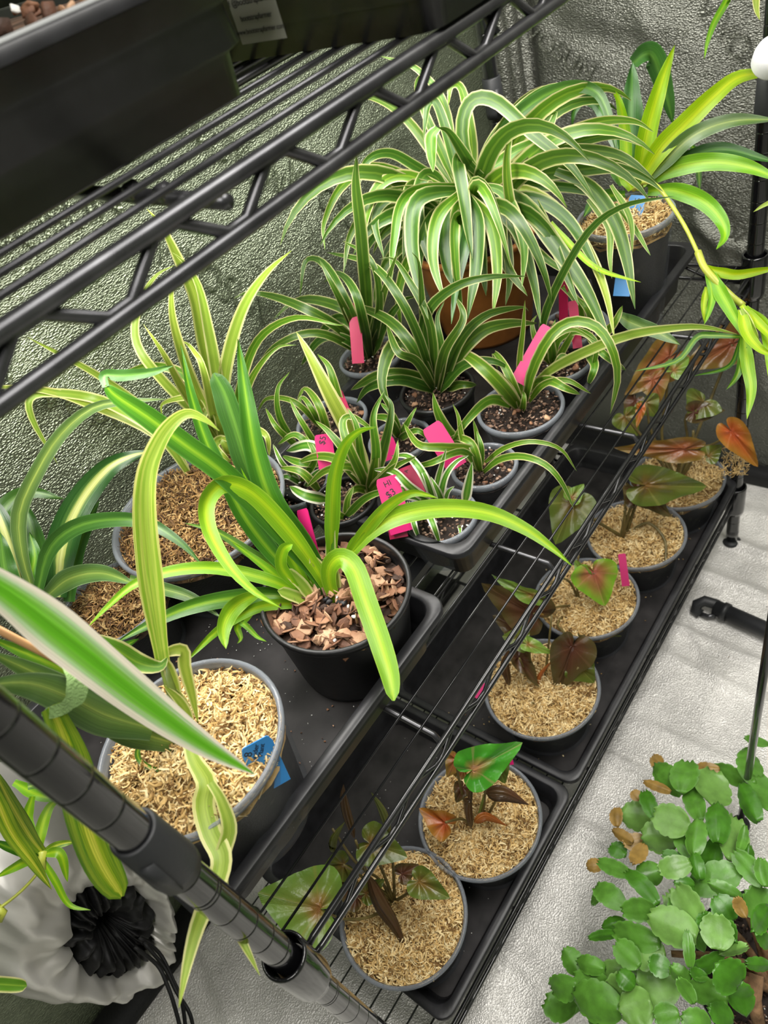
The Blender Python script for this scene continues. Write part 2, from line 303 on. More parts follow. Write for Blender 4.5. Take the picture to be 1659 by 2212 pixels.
def ribbon(mb, pts, wid, fold=0.16, roll=0.0, tip='point', base=0.5, nrm=None, twist=0.0):
    """leaf blade along world points; wid in metres"""
    N = len(pts); NA = 5; vs = []; uvs = []; fs = []
    L = [0]
    for i in range(1, N): L.append(L[-1] + (pts[i] - pts[i - 1]).length)
    T0 = L[-1] or 1; ps = None
    for i in range(N):
        s = L[i] / T0; T = (pts[min(i + 1, N - 1)] - pts[max(i - 1, 0)])
        if T.length < 1e-9: T = Vector((0, 0, 1))
        T.normalize()
        V = (nrm if nrm is not None else (CAM - pts[i]).normalized())
        S = T.cross(V)
        if S.length < 1e-3: S = ps or T.orthogonal()
        S.normalize()
        if ps is not None and S.dot(ps) < 0: S = -S
        if ps is not None: S = (S * 0.6 + ps * 0.4).normalized()
        ps = S.copy(); Nn = S.cross(T).normalized()
        if Nn.dot(V) < 0: Nn = -Nn
        a = roll + twist * s
        S2 = S * math.cos(a) + Nn * math.sin(a); N2 = Nn * math.cos(a) - S * math.sin(a)
        if tip == 'point': pr = (base + (1 - base) * smoothstep(s / 0.3)) * max(0.0, 1 - s ** 3.0) ** 0.85
        elif tip == 'blunt': pr = (base + (1 - base) * smoothstep(s / 0.35)) * (max(0.0, 1 - s ** 9) ** 0.5 * 0.9 + 0.1)
        else: pr = math.sin(math.pi * min(1, s * 0.94 + 0.06)) ** 0.7
        hw = wid * 0.5 * max(pr, 0.02)
        for k in range(NA):
            u = -1 + 2 * k / (NA - 1); und = 0.05 * wid * math.sin(s * 17 + u * 3 + wid * 900) * abs(u)
            vs.append(pts[i] + S2 * (u * hw) + N2 * (abs(u) * fold * 2 * hw + und)); uvs.append(((u + 1) / 2, s * T0 * 8))
    for i in range(N - 1):
        for k in range(NA - 1):
            a = i * NA + k; fs.append((a, a + 1, a + NA + 1, a + NA))
    mb.add(vs, fs, uvs)
def leafpts(pxs, z0, h, e, n=20, d0=None, d1=None):
    """blade over the photo's outline; its height above the soil rises to h midway and ends at e (metres)"""
    P = catmull([Vector((a, b, 0)) for a, b in pxs], n); L = [0]
    for i in range(1, n): L.append(L[-1] + (P[i] - P[i - 1]).length)
    out = []
    for i in range(n):
        s = L[i] / L[-1]
        if d0 is not None: out.append(atd(P[i].x, P[i].y, d0 + (d1 - d0) * s)); continue
        z = z0 + (4 * h - e) * s + (2 * e - 4 * h) * s * s; q = onz(P[i].x, P[i].y, z)
        if q.y > WB - 0.020: q = ony(P[i].x, P[i].y, WB - 0.020)      # keep blades on the room side of the lining
        if q.x > WF - 0.025: q = onx(P[i].x, P[i].y, WF - 0.025)
        out.append(q)
    return out
def leaf(par, mat, wpx, pxs, z0=None, h=0.05, e=0.03, tip='point', fold=0.15, roll=None, base=0.55, d=None, n=20, twist=0.0, name='leaf'):
    pts = leafpts(pxs, z0, h, e, n, *(d or (None, None)))
    dm = dep(pts[len(pts) // 2]); r = random.uniform(-0.35, 0.35) if roll is None else roll
    mb = MB(); ribbon(mb, pts, wpx * dm / F / math.cos(r), fold, r, tip, base, twist=twist)
    return mb.build(name, mat, par)
def stem(par, mat, pts, r, r1=None, name='stem', n=6):
    mb = MB(); tube(mb, pts, r, n, r1); return mb.build(name, mat, par)
def text_mesh(s, size, ext=0.0002):
    c = bpy.data.curves.new('lettering', 'FONT'); c.body = s; c.size = size; c.extrude = ext; c.align_x = 'CENTER'; c.align_y = 'CENTER'
    o = bpy.data.objects.new('lettering', c); COL.objects.link(o); bpy.context.view_layer.update()
    me = bpy.data.meshes.new_from_object(o.evaluated_get(bpy.context.evaluated_depsgraph_get()))
    bpy.data.objects.remove(o); bpy.data.curves.remove(c); return me
def text_on(s, size, mat, parent, O, X, Y, name='handwriting', ext=0.0002):
    """lettering centred on O, reading along X with its top towards Y"""
    me = text_mesh(s, size, ext); me.name = name; me.materials.clear(); me.materials.append(M[mat])
    X = X.normalized(); Z = X.cross(Y).normalized(); Y = Z.cross(X)
    o = bpy.data.objects.new(name, me); COL.objects.link(o)
    if parent: o.parent = parent; O = O - parent_loc(parent)
    o.matrix_local = Matrix(((X.x, Y.x, Z.x, O.x), (X.y, Y.y, Z.y, O.y), (X.z, Y.z, Z.z, O.z), (0, 0, 0, 1)))
    return o
def struct(o): o['kind'] = 'structure'; return o

def chunk(mb, p, s, rs, flat=0.45):
    n = rs.randint(5, 7); ax = Vector((rs.gauss(0, 1), rs.gauss(0, 1), rs.gauss(0, .5) + 1.2)).normalized(); A, B = frame(ax); V = []
    el = rs.uniform(0.6, 1.0)
    a0 = [2 * math.pi * (k + rs.uniform(-.3, .3)) / n for k in range(n)]; rr = [s * rs.uniform(0.65, 1.1) for _ in range(n)]
    for sgn, sh in ((1, 0.82), (0.25, 1.0), (-1, 0.75)):
        for a, r in zip(a0, rr): V.append(p + A * r * math.cos(a) * sh + B * r * el * math.sin(a) * sh + ax * sgn * s * flat * rs.uniform(.3, .5))
    fs = [tuple(range(n)), tuple(2 * n + k for k in range(n))[::-1]]
    for i in range(2):
        for k in range(n): j = (k + 1) % n; fs.append((i * n + j, i * n + k, (i + 1) * n + k, (i + 1) * n + j))
    mb.add(V, fs, r=rs.random())

# ------------------------------------------------------------------ the tent
WB = 0.575 * K; WF = 1.42 * K
def sheet(name, mat, O, U, V, nu, nv, amp, seed, creases=()):
    O, U, V = Vector(O), Vector(U), Vector(V); N = U.cross(V).normalized(); vs = []; fs = []
    for j in range(nv + 1):
        for i in range(nu + 1):
            p = O + U * (i / nu) + V * (j / nv)
            h = amp * (noise.noise(p * 5 + Vector((seed, 0, 0))) + 0.35 * noise.noise(p * 17 + Vector((0, seed, 0))))
            q = noise.noise(p * 3.1 + Vector((seed * 3, 1, 0))); h += amp * 0.9 * (1 - min(1, abs(q) * 9)) ** 2
            for (a, b, wd, am) in creases:
                a, b = Vector(a), Vector(b); ab = b - a; tt = max(0, min(1, (p - a).dot(ab) / ab.length_squared)); dd = (p - (a + ab * tt)).length
                h += am * math.exp(-(dd / wd) ** 2)
            vs.append(p + N * h)
    for j in range(nv):
        for i in range(nu):
            a = j * (nu + 1) + i; fs.append((a, a + 1, a + nu + 2, a + nu + 1))
    mb = MB(); mb.add(vs, fs); return struct(mb.build(name, mat))
fc = [(onz(a, b, 0), onz(c, d, 0), wd, am) for a, b, c, d, wd, am in [
    (1240, 1780, 1360, 1850, .006, .006), (1290, 1620, 1420, 1690, .005, .006), (1380, 1560, 1560, 1640, .008, .004), (1440, 1350, 1659, 1440, .006, .006),
    (1500, 1230, 1659, 1290, .009, .007), (1520, 1150, 1659, 1200, .010, .009), (1470, 1330, 1560, 1480, .006, .004), (1080, 2050, 1170, 2120, .006, .005),
    (1400, 1400, 1659, 1520, .008, .004), (500, 2212, 420, 2000, .008, .004), (1150, 1990, 1260, 2070, .007, .004)]]
sheet('floor', 'floor', (-1.2, -1.3, 0), (2.27, 0, 0), (0, 1.3 + WB, 0), 300, 220, 0.0035, 2.0, fc)
wc = [(ony(a, b, WB), ony(c, d, WB), wd, -am) for a, b, c, d, wd, am in [
    (560, 560, 800, 170, .016, .016), (420, 640, 440, 340, .008, .006), (250, 560, 330, 700, .012, .006), (150, 620, 330, 500, .010, .006)]]
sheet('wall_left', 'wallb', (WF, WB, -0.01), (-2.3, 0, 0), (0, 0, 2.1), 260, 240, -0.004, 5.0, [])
wf = [(onx(a, b, WF), onx(c, d, WF), wd, am) for a, b, c, d, wd, am in [
    (1130, 0, 1150, 230, .010, .012), (1200, 60, 1420, 120, .02, .006), (1500, 480, 1640, 560, .012, -.01), (1480, 400, 1600, 620, .01, -.008)]]
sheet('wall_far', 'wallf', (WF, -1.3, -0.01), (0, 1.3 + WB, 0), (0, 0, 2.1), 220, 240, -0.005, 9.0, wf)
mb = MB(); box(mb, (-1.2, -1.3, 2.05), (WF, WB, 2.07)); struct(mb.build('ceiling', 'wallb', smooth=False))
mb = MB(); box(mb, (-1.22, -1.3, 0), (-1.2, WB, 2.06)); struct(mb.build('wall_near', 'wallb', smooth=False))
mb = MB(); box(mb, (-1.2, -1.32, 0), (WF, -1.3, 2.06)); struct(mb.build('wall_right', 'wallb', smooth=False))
mb = MB(); box(mb, (-1.2, WB - 0.052, 0.002), (0.62, WB - 0.004, 0.012)); struct(mb.build('trim_1', 'seam'))
mb = MB(); box(mb, (WF - 0.030, -0.9, 0.003), (WF - 0.006, WB, 0.030)); struct(mb.build('trim_2', 'seam'))
# corner gusset of smoother cloth beside the back post
mb = MB(); cx0 = onx(1095, 60, WF - .02)
for k in range(3):
    tube(mb, [(WF - 0.014 - 0.010 * k, WB - 0.012 - 0.014 * (2 - k), 0.0), (WF - 0.012 - 0.010 * k, WB - 0.014 - 0.012 * (2 - k), 1.9)], 0.012, 10)
struct(mb.build('trim_3', 'wallf'))
# embossed lettering in the lining
def emboss(s, u, v, plane, du, dv, size, mat):
    f = (lambda a, b: ony(a, b, WB - 0.004)) if plane == 'b' else (lambda a, b: onx(a, b, WF - 0.005))
    O = f(u, v); X = f(u + du, v + dv) - O
    Nn = Vector((0, -1, 0)) if plane == 'b' else Vector((-1, 0, 0))
    o = text_on(s, size, mat, None, O, X, Nn.cross(X), name='trim_4', ext=0.0005); struct(o)
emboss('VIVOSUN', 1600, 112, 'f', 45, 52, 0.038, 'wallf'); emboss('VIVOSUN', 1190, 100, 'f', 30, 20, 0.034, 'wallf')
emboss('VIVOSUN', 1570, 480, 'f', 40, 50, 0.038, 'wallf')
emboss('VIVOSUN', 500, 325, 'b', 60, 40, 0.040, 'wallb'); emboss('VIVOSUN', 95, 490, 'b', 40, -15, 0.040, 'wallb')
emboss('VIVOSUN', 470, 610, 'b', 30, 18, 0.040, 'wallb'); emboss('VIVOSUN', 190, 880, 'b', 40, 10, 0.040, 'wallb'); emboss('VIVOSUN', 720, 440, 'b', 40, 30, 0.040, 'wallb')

# ------------------------------------------------------------------ wire rack
ZT, ZM, ZB = 1.240 * K, 0.671 * K, 0.150 * K
XL, YW = 1.189 * K, 0.442 * K; PR = 0.0096
rack = thing('wire_shelving_rack', 'black wire shelving rack with three shelves of plants inside the silver tent', 'shelving rack')
def post(x, y, clipz):
    mb = MB(); prof = [(0.0, 0.012), (PR, 0.012)]; z = 0.030
    while z < 1.32:
        prof += [(PR, z - 0.0022), (PR, z - 0.0012), (PR, z - 0.0007), (PR - 0.0004, z - 0.0003), (PR - 0.0004, z + 0.0003), (PR, z + 0.0007), (PR, z + 0.0012), (PR, z + 0.0022)]
        if round((z - 0.030) / 0.0254) % 8 == 0: prof += [(PR, z + 0.0030), (PR - 0.0004, z + 0.0034), (PR - 0.0004, z + 0.0040), (PR, z + 0.0044), (PR, z + 0.0050), (PR, z + 0.0060)]
        z += 0.0254
    prof += [(PR, 1.335), (0, 1.336)]
    lathe(mb, prof, (x, y, 0), 32); p = mb.build('post', 'post', rack)
    mb = MB(); lathe(mb, [(0, 0.001), (0.014, 0.001), (0.0145, 0.004), (0.012, 0.007), (0.006, 0.009), (0.006, 0.014), (0, 0.014)], (x, y, 0), 24); mb.build('levelling_foot', 'clip', p)
    for cz in clipz:
        mb = MB(); lathe(mb, [(PR + .0002, cz - 0.022), (PR + 0.0025, cz - 0.0225), (PR + 0.0034, cz - 0.015), (PR + 0.0022, cz + 0.024), (PR + 0.0012, cz + 0.0252), (PR + .0002, cz + 0.0248)], (x, y, 0), 32)
        a = -2.2; c, s = math.cos(a), math.sin(a)
        q = MB(); box(q, (0.0, -0.0035, cz - 0.018), (PR + 0.0042, 0.0035, cz + 0.012))
        q.v = [(x + X * c - Y * s, y + X * s + Y * c, Z) for X, Y, Z in q.v]; mb.add(q.v, q.f)
        mb.build('clip_collar', 'clip', p)
    for sz in (ZT, ZM, ZB):
        mb = MB(); lathe(mb, [(PR + 0.001, sz - 0.036), (PR + 0.0042, sz - 0.036), (PR + 0.0050, sz - 0.030), (PR + 0.0056, sz + 0.018), (PR + 0.0052, sz + 0.0205), (PR + 0.0034, sz + 0.0205), (PR + 0.0030, sz + 0.017), (PR + 0.0012, sz + 0.006)], (x, y, 0), 32)
        mb.build('shelf_sleeve', 'post', p)
post(0, 0, [0.925 * K]); post(XL, 0, [0.935 * K]); post(XL, YW, [0.96 * K]); post(0, YW, [0.96 * K])
PT = 0.0838 * K
def shelf(sz, x_phase, thick=1.0):
    wm = MB(); y = 0.026 * K
    while y < YW - 0.01: tube(wm, [(0.004, y, sz + 0.0030), (XL - 0.004, y, sz + 0.0030)], 0.0013 * thick, 6); y += 0.0285 * K
    ws = wm.build('wire_shelf', 'rod' if sz < ZT else 'rodg', rack)
    rm = 'rod' if sz < ZT else 'rodg'
    for yy in (0.0, YW):
        mb = MB(); sgn = 0
        x0, x1 = (PR + 0.004, XL - PR - 0.004)
        tube(mb, [(x0 - 0.003, yy, sz - 0.003), (x0 + 0.006, yy, sz), (x1 - 0.006, yy, sz), (x1 + 0.003, yy, sz - 0.003)], 0.0029 * thick, 10); mb.build('upper_rail', rm, ws)
        mb = MB(); tube(mb, [(x0 - 0.003, yy, sz - 0.017), (x0 + 0.006, yy, sz - 0.0190), (x1 - 0.006, yy, sz - 0.0190), (x1 + 0.003, yy, sz - 0.017)], 0.0027 * thick, 10); mb.build('lower_rail', rm, ws)
        mb = MB(); pts = []; x = x_phase
        while x - PT > x0: x -= PT
        while x < x1 - 0.01:
            for dx, zz in ((-0.006, -0.0165), (0.006, -0.0165), (PT / 2 - 0.006, -0.0028), (PT / 2 + 0.006, -0.0028)):
                if x0 < x + dx < x1: pts.append((x + dx, yy + 0.001, sz + zz))
            x += PT
        tube(mb, pts, 0.0021 * thick, 8); mb.build('zigzag_truss', rm, ws)
    for xx in (0.0, XL):
        mb = MB(); y0, y1 = PR + .004, YW - PR - .004
        tube(mb, [(xx, y0, sz), (xx, y1, sz)], 0.0029, 8); tube(mb, [(xx, y0, sz - 0.019), (xx, y1, sz - 0.019)], 0.0027, 8)
        pts = []; y = y0 + 0.01; up = 0
        while y < y1 - 0.01: pts.append((xx, y, sz - (0.0165 if up else 0.003))); up = 1 - up; y += 0.031
        tube(mb, pts, 0.0020, 6); mb.build('end_rail', rm, ws)
    for bx in (0.242 * K, 0.497 * K, 0.745 * K, 0.985 * K):
        if sz == ZT:
            bx += 0.035 * K
            if bx < 0.3 * K: continue
        mb = MB(); tube(mb, [(bx, 0.003, sz - 0.0155), (bx, 0.010, sz - 0.0025), (bx, YW - 0.01, sz - 0.0025), (bx, YW - 0.003, sz - 0.0155)], 0.0026, 8); mb.build('cross_brace', 'rodg', ws)
shelf(ZT, 0.1666 * K, 1.28); shelf(ZM, 0.06 * K, 0.85); shelf(ZB, 0.10 * K, 0.85)
# thick dark strut hanging under the top shelf behind the front rail
mb = MB(); a = onz(222, 418, ZT - 0.012); b = onz(492, 436, ZT - 0.012); tube(mb, [a + (a - b) * 1.2, b], 0.0036, 10)
for u, v in ((290, 420), (358, 424)):
    p = onz(u, v, ZT - 0.011); tube(mb, [p + Vector((-.003, 0, .002)), p + Vector((.003, 0, .002))], 0.0042, 8)
mb.build('cross_brace', 'rodg', rack)
# lamp fixtures
def fixture(x, y, z, sx, sy, label):
    t = thing('grow_light_bar', label, 'lamp', (x, y, z))
    mb = MB(); box(mb, (x - sx / 2, y - sy / 2, z), (x + sx / 2, y + sy / 2, z + 0.010)); mb.build('housing', 'clip', t, smooth=False)
fixture(0.52, 0.22, 0.906, 0.80, 0.045, 'long flat black light bar hung under the top shelf of the rack')

fixture(0.48, 0.14, 0.476, 0.75, 0.030, 'slim black light bar hung under the middle shelf of the rack')

# ------------------------------------------------------------------ trays
def rrect(x0, y0, x1, y1, r, z, n=5):
    out = []
    for cx_, cy_, a0 in ((x1 - r, y0 + r, -90), (x1 - r, y1 - r, 0), (x0 + r, y1 - r, 90), (x0 + r, y0 + r, 180)):
        for k in range(n + 1):
            a = math.radians(a0 + 90 * k / n); out.append(Vector((cx_ + r * math.cos(a), cy_ + r * math.sin(a), z)))
    return out
def loft(mb, loops, closed_last=True):
    n = len(loops[0]); vs = [p for l in loops for p in l]; fs = []
    for i in range(len(loops) - 1):
        for k in range(n):
            j = (k + 1) % n; fs.append((i * n + k, i * n + j, (i + 1) * n + j, (i + 1) * n + k))
    if closed_last: fs.append(tuple((len(loops) - 1) * n + k for k in range(n)))
    mb.add(vs, fs)
def tray(label, x0, y0, x1, y1, z0, z1, rim=0.010, ribs=(0.35, 0.62), group='black plant trays on the rack', taper=0.008, ribbed=False):
    t = thing('plant_tray', label, 'tray', ((x0 + x1) / 2, (y0 + y1) / 2, z0), group)
    H = z1 - z0
    def L(off, z, r=0.016): return rrect(x0 + off, y0 + off, x1 - off, y1 - off, r, z)
    mb = MB(); lo = [L(0, z1 - 0.006), L(0.0, z1 - 0.001), L(0.001, z1), L(rim - 0.001, z1), L(rim, z1 - 0.001)]
    for rb in ribs: lo += [L(rim + taper * rb, z1 - H * rb + 0.002, .012), L(rim + taper * rb + 0.0025, z1 - H * rb - 0.002, .012)]
    lo += [L(rim + taper + 0.002, z0 + 0.003, .012)]
    loft(mb, lo, False)
    ou = [L(0, z1 - 0.006), L(rim - 0.003, z1 - 0.007)]
    for rb in ribs: ou += [L(rim - 0.003 + taper * rb, z1 - H * rb + 0.0015, .014), L(rim + 0.0015 + taper * rb, z1 - H * rb - 0.001, .014)]
    ou += [L(rim + taper, z0, .012)]
    loft(mb, ou, True); mb.build('tray_wall', 'tray', t)
    mb = MB(); loft(mb, [L(rim + taper + 0.0021, z0 + 0.0032, .012)], True)
    k = 0; y = y0 + rim + 0.035
    while ribbed and y < y1 - rim - 0.03:
        box(mb, (x0 + rim + 0.025, y, z0 + 0.0032), (x1 - rim - 0.025, y + 0.0024, z0 + 0.0038)); y += 0.030
    mb.build('tray_floor', 'traydirty', t, smooth=False)
    return t
TZ0, TZ1 = ZM + 0.0048, 0.740 * K
tray('square black tray under the bark-filled black pot on the middle shelf', -0.022 * K, 0.050 * K, 0.357 * K, 0.425 * K, TZ0, TZ1, ribs=(0.35, 0.65))
tray('long black tray crowded with small striped plants and pink tags on the middle shelf', 0.410 * K, 0.065 * K, 1.130 * K, 0.435 * K, TZ0, 0.745 * K, ribs=(0.5,))
BZ0, BZ1 = ZB + 0.0048, 0.205 * K
tray('square black tray at the near end of the bottom shelf with two moss-topped pots', 0.055 * K, -0.008 * K, 0.428 * K, 0.37 * K, BZ0, BZ1, ribs=(0.4, 0.7))
tray('long black tray on the bottom shelf with four moss-topped copper-leaved plants', 0.434 * K, -0.008 * K, 1.180 * K, 0.37 * K, BZ0, BZ1, ribs=(0.4, 0.7), ribbed=True)
# top shelf
t = tray('deep black tray with pale rim on the top shelf at upper left', -0.22 * K, 0.0766 * K, 0.396 * K, 0.52 * K, ZT + 0.0048, 1.322 * K, rim=0.006, ribs=(0.33, 0.66), taper=0.010)
mb = MB(); loft(mb, [rrect(-0.20 * K, 0.105 * K, 0.37 * K, 0.50 * K, 0.02, 1.316 * K)], True)
so = mb.build('seedling_mix', 'soil', t)
mb = MB(); rs = random.Random(3)
for k in range(260): chunk(mb, Vector((rs.uniform(-.1, .26), rs.uniform(.095, .35), rs.uniform(1.316, 1.324) * K)), rs.uniform(.003, .008), rs, .6)
o = mb.build('bark_chips', 'bark', t); o['kind'] = 'stuff'
mb = MB()
for k in range(60): chunk(mb, Vector((rs.uniform(-.05, .26), rs.uniform(.16, .35), rs.uniform(1.318, 1.328) * K)), rs.uniform(.003, .007), rs, .6)
o = mb.build('perlite', 'perl', t); o['kind'] = 'stuff'
mb = MB(); tube(mb, [(-0.21 * K, 0.080 * K, 1.3225 * K), (0.390 * K, 0.080 * K, 1.3225 * K)], 0.0012, 8); mb.build('pale_rim_strip', simple('milky_rim', (0.40, 0.41, 0.41), 0.4), t)
q0 = onz(940, 82, ZT + 0.006); q1 = onz(512, 134, ZT + 0.006)
x2 = (q0.x + q1.x) / 2
t2 = tray('black tray with a cream sticker on its end, on the top shelf', x2 - 0.004, q0.y - 0.004, x2 + 0.36, 0.50 * K + 0.02, ZT + 0.0048, 1.345 * K, rim=0.008, ribs=(0.8,), taper=0.006)
sx = x2 + 0.0005
O = onx(547, 14, sx); a = onx(496, 8, sx); b = onx(600, -6, sx); X = (onx(605, 60, sx) - onx(510, 76, sx)); Y = Vector((0, 0, 1))
st = thing('sticker_label', 'cream maker sticker with small black print on the end of the upper black tray', 'sticker', O)
Xn = X.normalized(); Yn = Xn.cross(Vector((0, 0, 1)).cross(Xn)).normalized()
Dn = Vector((0, 0, 1)); Dn = (Dn - Xn * Dn.dot(Xn)).normalized()
hw = X.length / 2; hh = hw * 1.15
mb = MB(); cc = O + Dn * 0.004; c4 = [cc + Xn * hw * i + Dn * hh * j for i, j in ((-1, -1), (1, -1), (1, 1), (-1, 1))]
nn = Vector((-1, 0, 0)); mb.add([p + nn * 0.0004 for p in c4] + [p + nn * 0.0001 for p in c4], [(0, 1, 2, 3), (4, 7, 6, 5), (0, 4, 5, 1), (1, 5, 6, 2), (2, 6, 7, 3), (3, 7, 4, 0)])
mb.build('paper', 'sticker', st, smooth=False)
for s, k, fs in (('f @bootstrapfarmer', -0.05, 0.0042), ('bootstrapfarmer', -0.42, 0.0036), ('www.bootstrapfarmer.com', -0.72, 0.0034)):
    text_on(s, fs, 'ink', st, cc + nn * 0.0006 + Dn * hh * k, Xn, Dn, 'printed_line', 0.00005)

# ------------------------------------------------------------------ growing media
def moss_bed(mb, C, R, dome, n, seed, spill=0.06, curl=1.0, sw=0.0016):
    rs = random.Random(seed); C = Vector(C); rings = 9; seg = 36; vs = [C + Vector((0, 0, dome))]; fs = []
    def hgt(x, y): r = min(1, math.hypot(x, y) / R); return dome * (1 - r * r) + 0.0045 * noise.noise(Vector((x * 60 + seed, y * 60, 0))) + 0.003 * noise.noise(Vector((x * 160, y * 160 + seed, 0)))
    for i in range(1, rings + 1):
        for k in range(seg):
            a = 2 * math.pi * k / seg; r = R * i / rings; x, y = r * math.cos(a), r * math.sin(a)
            vs.append(C + Vector((x, y, hgt(x, y) - (0.004 if i == rings else 0) - 0.002)))
    for k in range(seg): fs.append((0, 1 + k, 1 + (k + 1) % seg))
    for i in range(rings - 1):
        for k in range(seg):
            a = 1 + i * seg + k; b = 1 + i * seg + (k + 1) % seg; fs.append((a, a + seg, b + seg, b))
    mb.add(vs, fs, r=0.12)
    for q in range(n):
        r = R * math.sqrt(rs.random()) * (1 + spill * (rs.random() < 0.08)); a = rs.random() * 6.283
        x, y = r * math.cos(a), r * math.sin(a); p = C + Vector((x, y, hgt(x, y) + rs.uniform(0, 0.003))); lim = R * (1.0 if rs.random() > .006 else 1.12)
        d = Vector((rs.gauss(0, 1), rs.gauss(0, 1), rs.gauss(0, 0.35))).normalized(); pts = [p]; L = rs.uniform(0.005, 0.013)
        tw = rs.gauss(0, 1.0) * curl
        for s in range(3):
            d = (Matrix.Rotation(tw, 3, 'Z') @ d + Vector((rs.gauss(0, .25), rs.gauss(0, .25), rs.gauss(0, .25)))).normalized(); pts.append(pts[-1] + d * L / 3)
        pts = [C + Vector(((p_ - C).x, (p_ - C).y, (p_ - C).z)) if math.hypot((p_ - C).x, (p_ - C).y) < lim else C + Vector(((p_ - C).x, (p_ - C).y, 0)) * (lim / math.hypot((p_ - C).x, (p_ - C).y)) + Vector((0, 0, (p_ - C).z)) for p_ in pts]; wv = sw * rs.uniform(0.5, 1.3); up = Vector((rs.gauss(0, .5), rs.gauss(0, .5), 1)).normalized(); V = []
        for i, pt in enumerate(pts):
            T = (pts[min(i + 1, 3)] - pts[max(i - 1, 0)]).normalized(); S = T.cross(up).normalized() * (wv * (0.4 if i in (0, 3) else 1) / 2)
            V += [pt - S, pt + up * wv * 0.45, pt + S]
        ff = []
        for i in range(3): ff += [(i * 3, i * 3 + 1, i * 3 + 4, i * 3 + 3), (i * 3 + 1, i * 3 + 2, i * 3 + 5, i * 3 + 4)]
        mb.add(V, ff, r=rs.random())
def chip_bed(mb, C, R, n, size, seed, dome=0.006, flat=0.4):
    rs = random.Random(seed); C = Vector(C)
    mb.add([C + Vector((R * math.cos(k * .3927), R * math.sin(k * .3927), -0.004)) for k in range(16)], [tuple(range(16))], r=0.0)
    for q in range(n):
        r = R * 0.97 * math.sqrt(rs.random()); a = rs.random() * 6.283; s = size * rs.uniform(0.45, 1.15)
        chunk(mb, C + Vector((r * math.cos(a), r * math.sin(a), dome * (1 - (r / R) ** 2) + rs.uniform(-.003, .003))), s, rs, flat)
def specks(par, C, R, n, size, mat, seed, dome=0.006, name='perlite'):
    rs = random.Random(seed); mb = MB()
    for q in range(n):
        r = R * 0.93 * math.sqrt(rs.random()); a = rs.random() * 6.283
        chunk(mb, Vector(C) + Vector((r * math.cos(a), r * math.sin(a), dome * (1 - (r / R) ** 2) + 0.003)), size * rs.uniform(.6, 1.3), rs, 0.9)
    o = mb.build(name, mat, par); o['kind'] = 'stuff'

def pot_plant(name, label, cat, cpx, rimz, basez, R, kind, fill, group=None, seed=1, tilt=None, fillz=0.010, dens=1.0, rb=0.76):
    """pot whose rim circle is centred where the photo shows it"""
    C = onz(cpx[0], cpx[1], rimz)
    t = thing(name, label, cat, (C.x, C.y, basez), group)
    H = rimz - basez; c0 = Vector((C.x, C.y, basez)); off = Vector((0, 0, 0))
    mat = {'clear': 'clear', 'black': 'potblack', 'terra': 'terra'}[kind]
    mb = MB(); Rb = R * rb; th = 0.0012
    prof = [(0.001, 0.0015), (Rb - 0.004, 0.0015), (Rb, 0.0), (Rb + 0.0005, 0.004), (Rb + 0.0012 + (R - Rb) * .06, 0.010), (R * 0.955, H - 0.010), (R * 0.965, H - 0.007)]
    inn = [(R * 0.945, H - 0.006), (R * 0.94, H - 0.012), (Rb - 0.001, 0.004)] if kind != 'clear' else []
    lathe(mb, prof, c0, 56)
    if inn: lathe(mb, inn, c0, 56)
    def tl(mb):
        if tilt:
            Cr = Vector((C.x, C.y, rimz)); Rm = Matrix.Rotation(tilt[1], 3, Vector(tilt[0]).normalized())
            mb.v = [tuple(Cr + Rm @ (Vector(v) - Cr)) for v in mb.v]
        return mb
    pot = tl(mb).build('pot', mat, t)
    mb = MB(); rt = 0.0022 if kind != 'terra' else 0.006
    lathe(mb, [(R * 0.962, H - 0.008), (R, H - 0.007), (R + 0.0012, H - 0.002), (R, H), (R - rt, H), (R - rt - 0.001, H - 0.002), (R * 0.945, H - 0.008)], c0, 56)
    tl(mb).build('pot_rim', {'clear': 'clearrim', 'black': 'potblack', 'terra': 'terra'}[kind], pot)
    fz = rimz - fillz; Rf = R * 0.935
    if kind == 'clear':
        mb = MB(); rs = random.Random(seed); Rq = Rb - 0.003
        lathe(mb, [(0.001, 0.003), (Rq, 0.003), (Rq + (R * .93 - Rq) * (1 - fillz / H), H - fillz - 0.003)], c0, 40)
        for k in range(int(260 * dens)):
            z = rs.uniform(0.004, H - fillz - .012); a = rs.random() * 6.283; r = Rq + (R * .93 - Rq) * z / H - .0022; chunk(mb, c0 + Vector((r * math.cos(a), r * math.sin(a), z)), rs.uniform(.001, .003), rs)
        tl(mb).build('soil_column', 'core', pot)
    Cf = (C.x, C.y, fz)
    if fill in ('moss', 'mossdark'):
        mb = MB(); moss_bed(mb, Cf, Rf, 0.012, int(4200 * dens * (R / .067) ** 2), seed); o = tl(mb).build('moss_topping', fill, t); o['kind'] = 'stuff'
    elif fill == 'bark':
        mb = MB(); chip_bed(mb, Cf, Rf, 360, 0.0088, seed, 0.008, 0.20); o = tl(mb).build('bark_chips', 'bark', t); o['kind'] = 'stuff'
        specks(t, Cf, Rf, 9, 0.0022, 'perl', seed); specks(t, Cf, Rf, 6, 0.006, 'charc', seed + 1, name='charcoal')
    else:
        mb = MB(); chip_bed(mb, Cf, Rf, int(420 * (R / .045) ** 2), 0.0026, seed, 0.004, 0.6); o = tl(mb).build('potting_mix', 'soil', t); o['kind'] = 'stuff'
        specks(t, Cf, Rf, 10, 0.0014, 'perl', seed); specks(t, Cf, Rf, 8, 0.004, 'bark', seed + 2, name='bark_bits')
    return t, fz

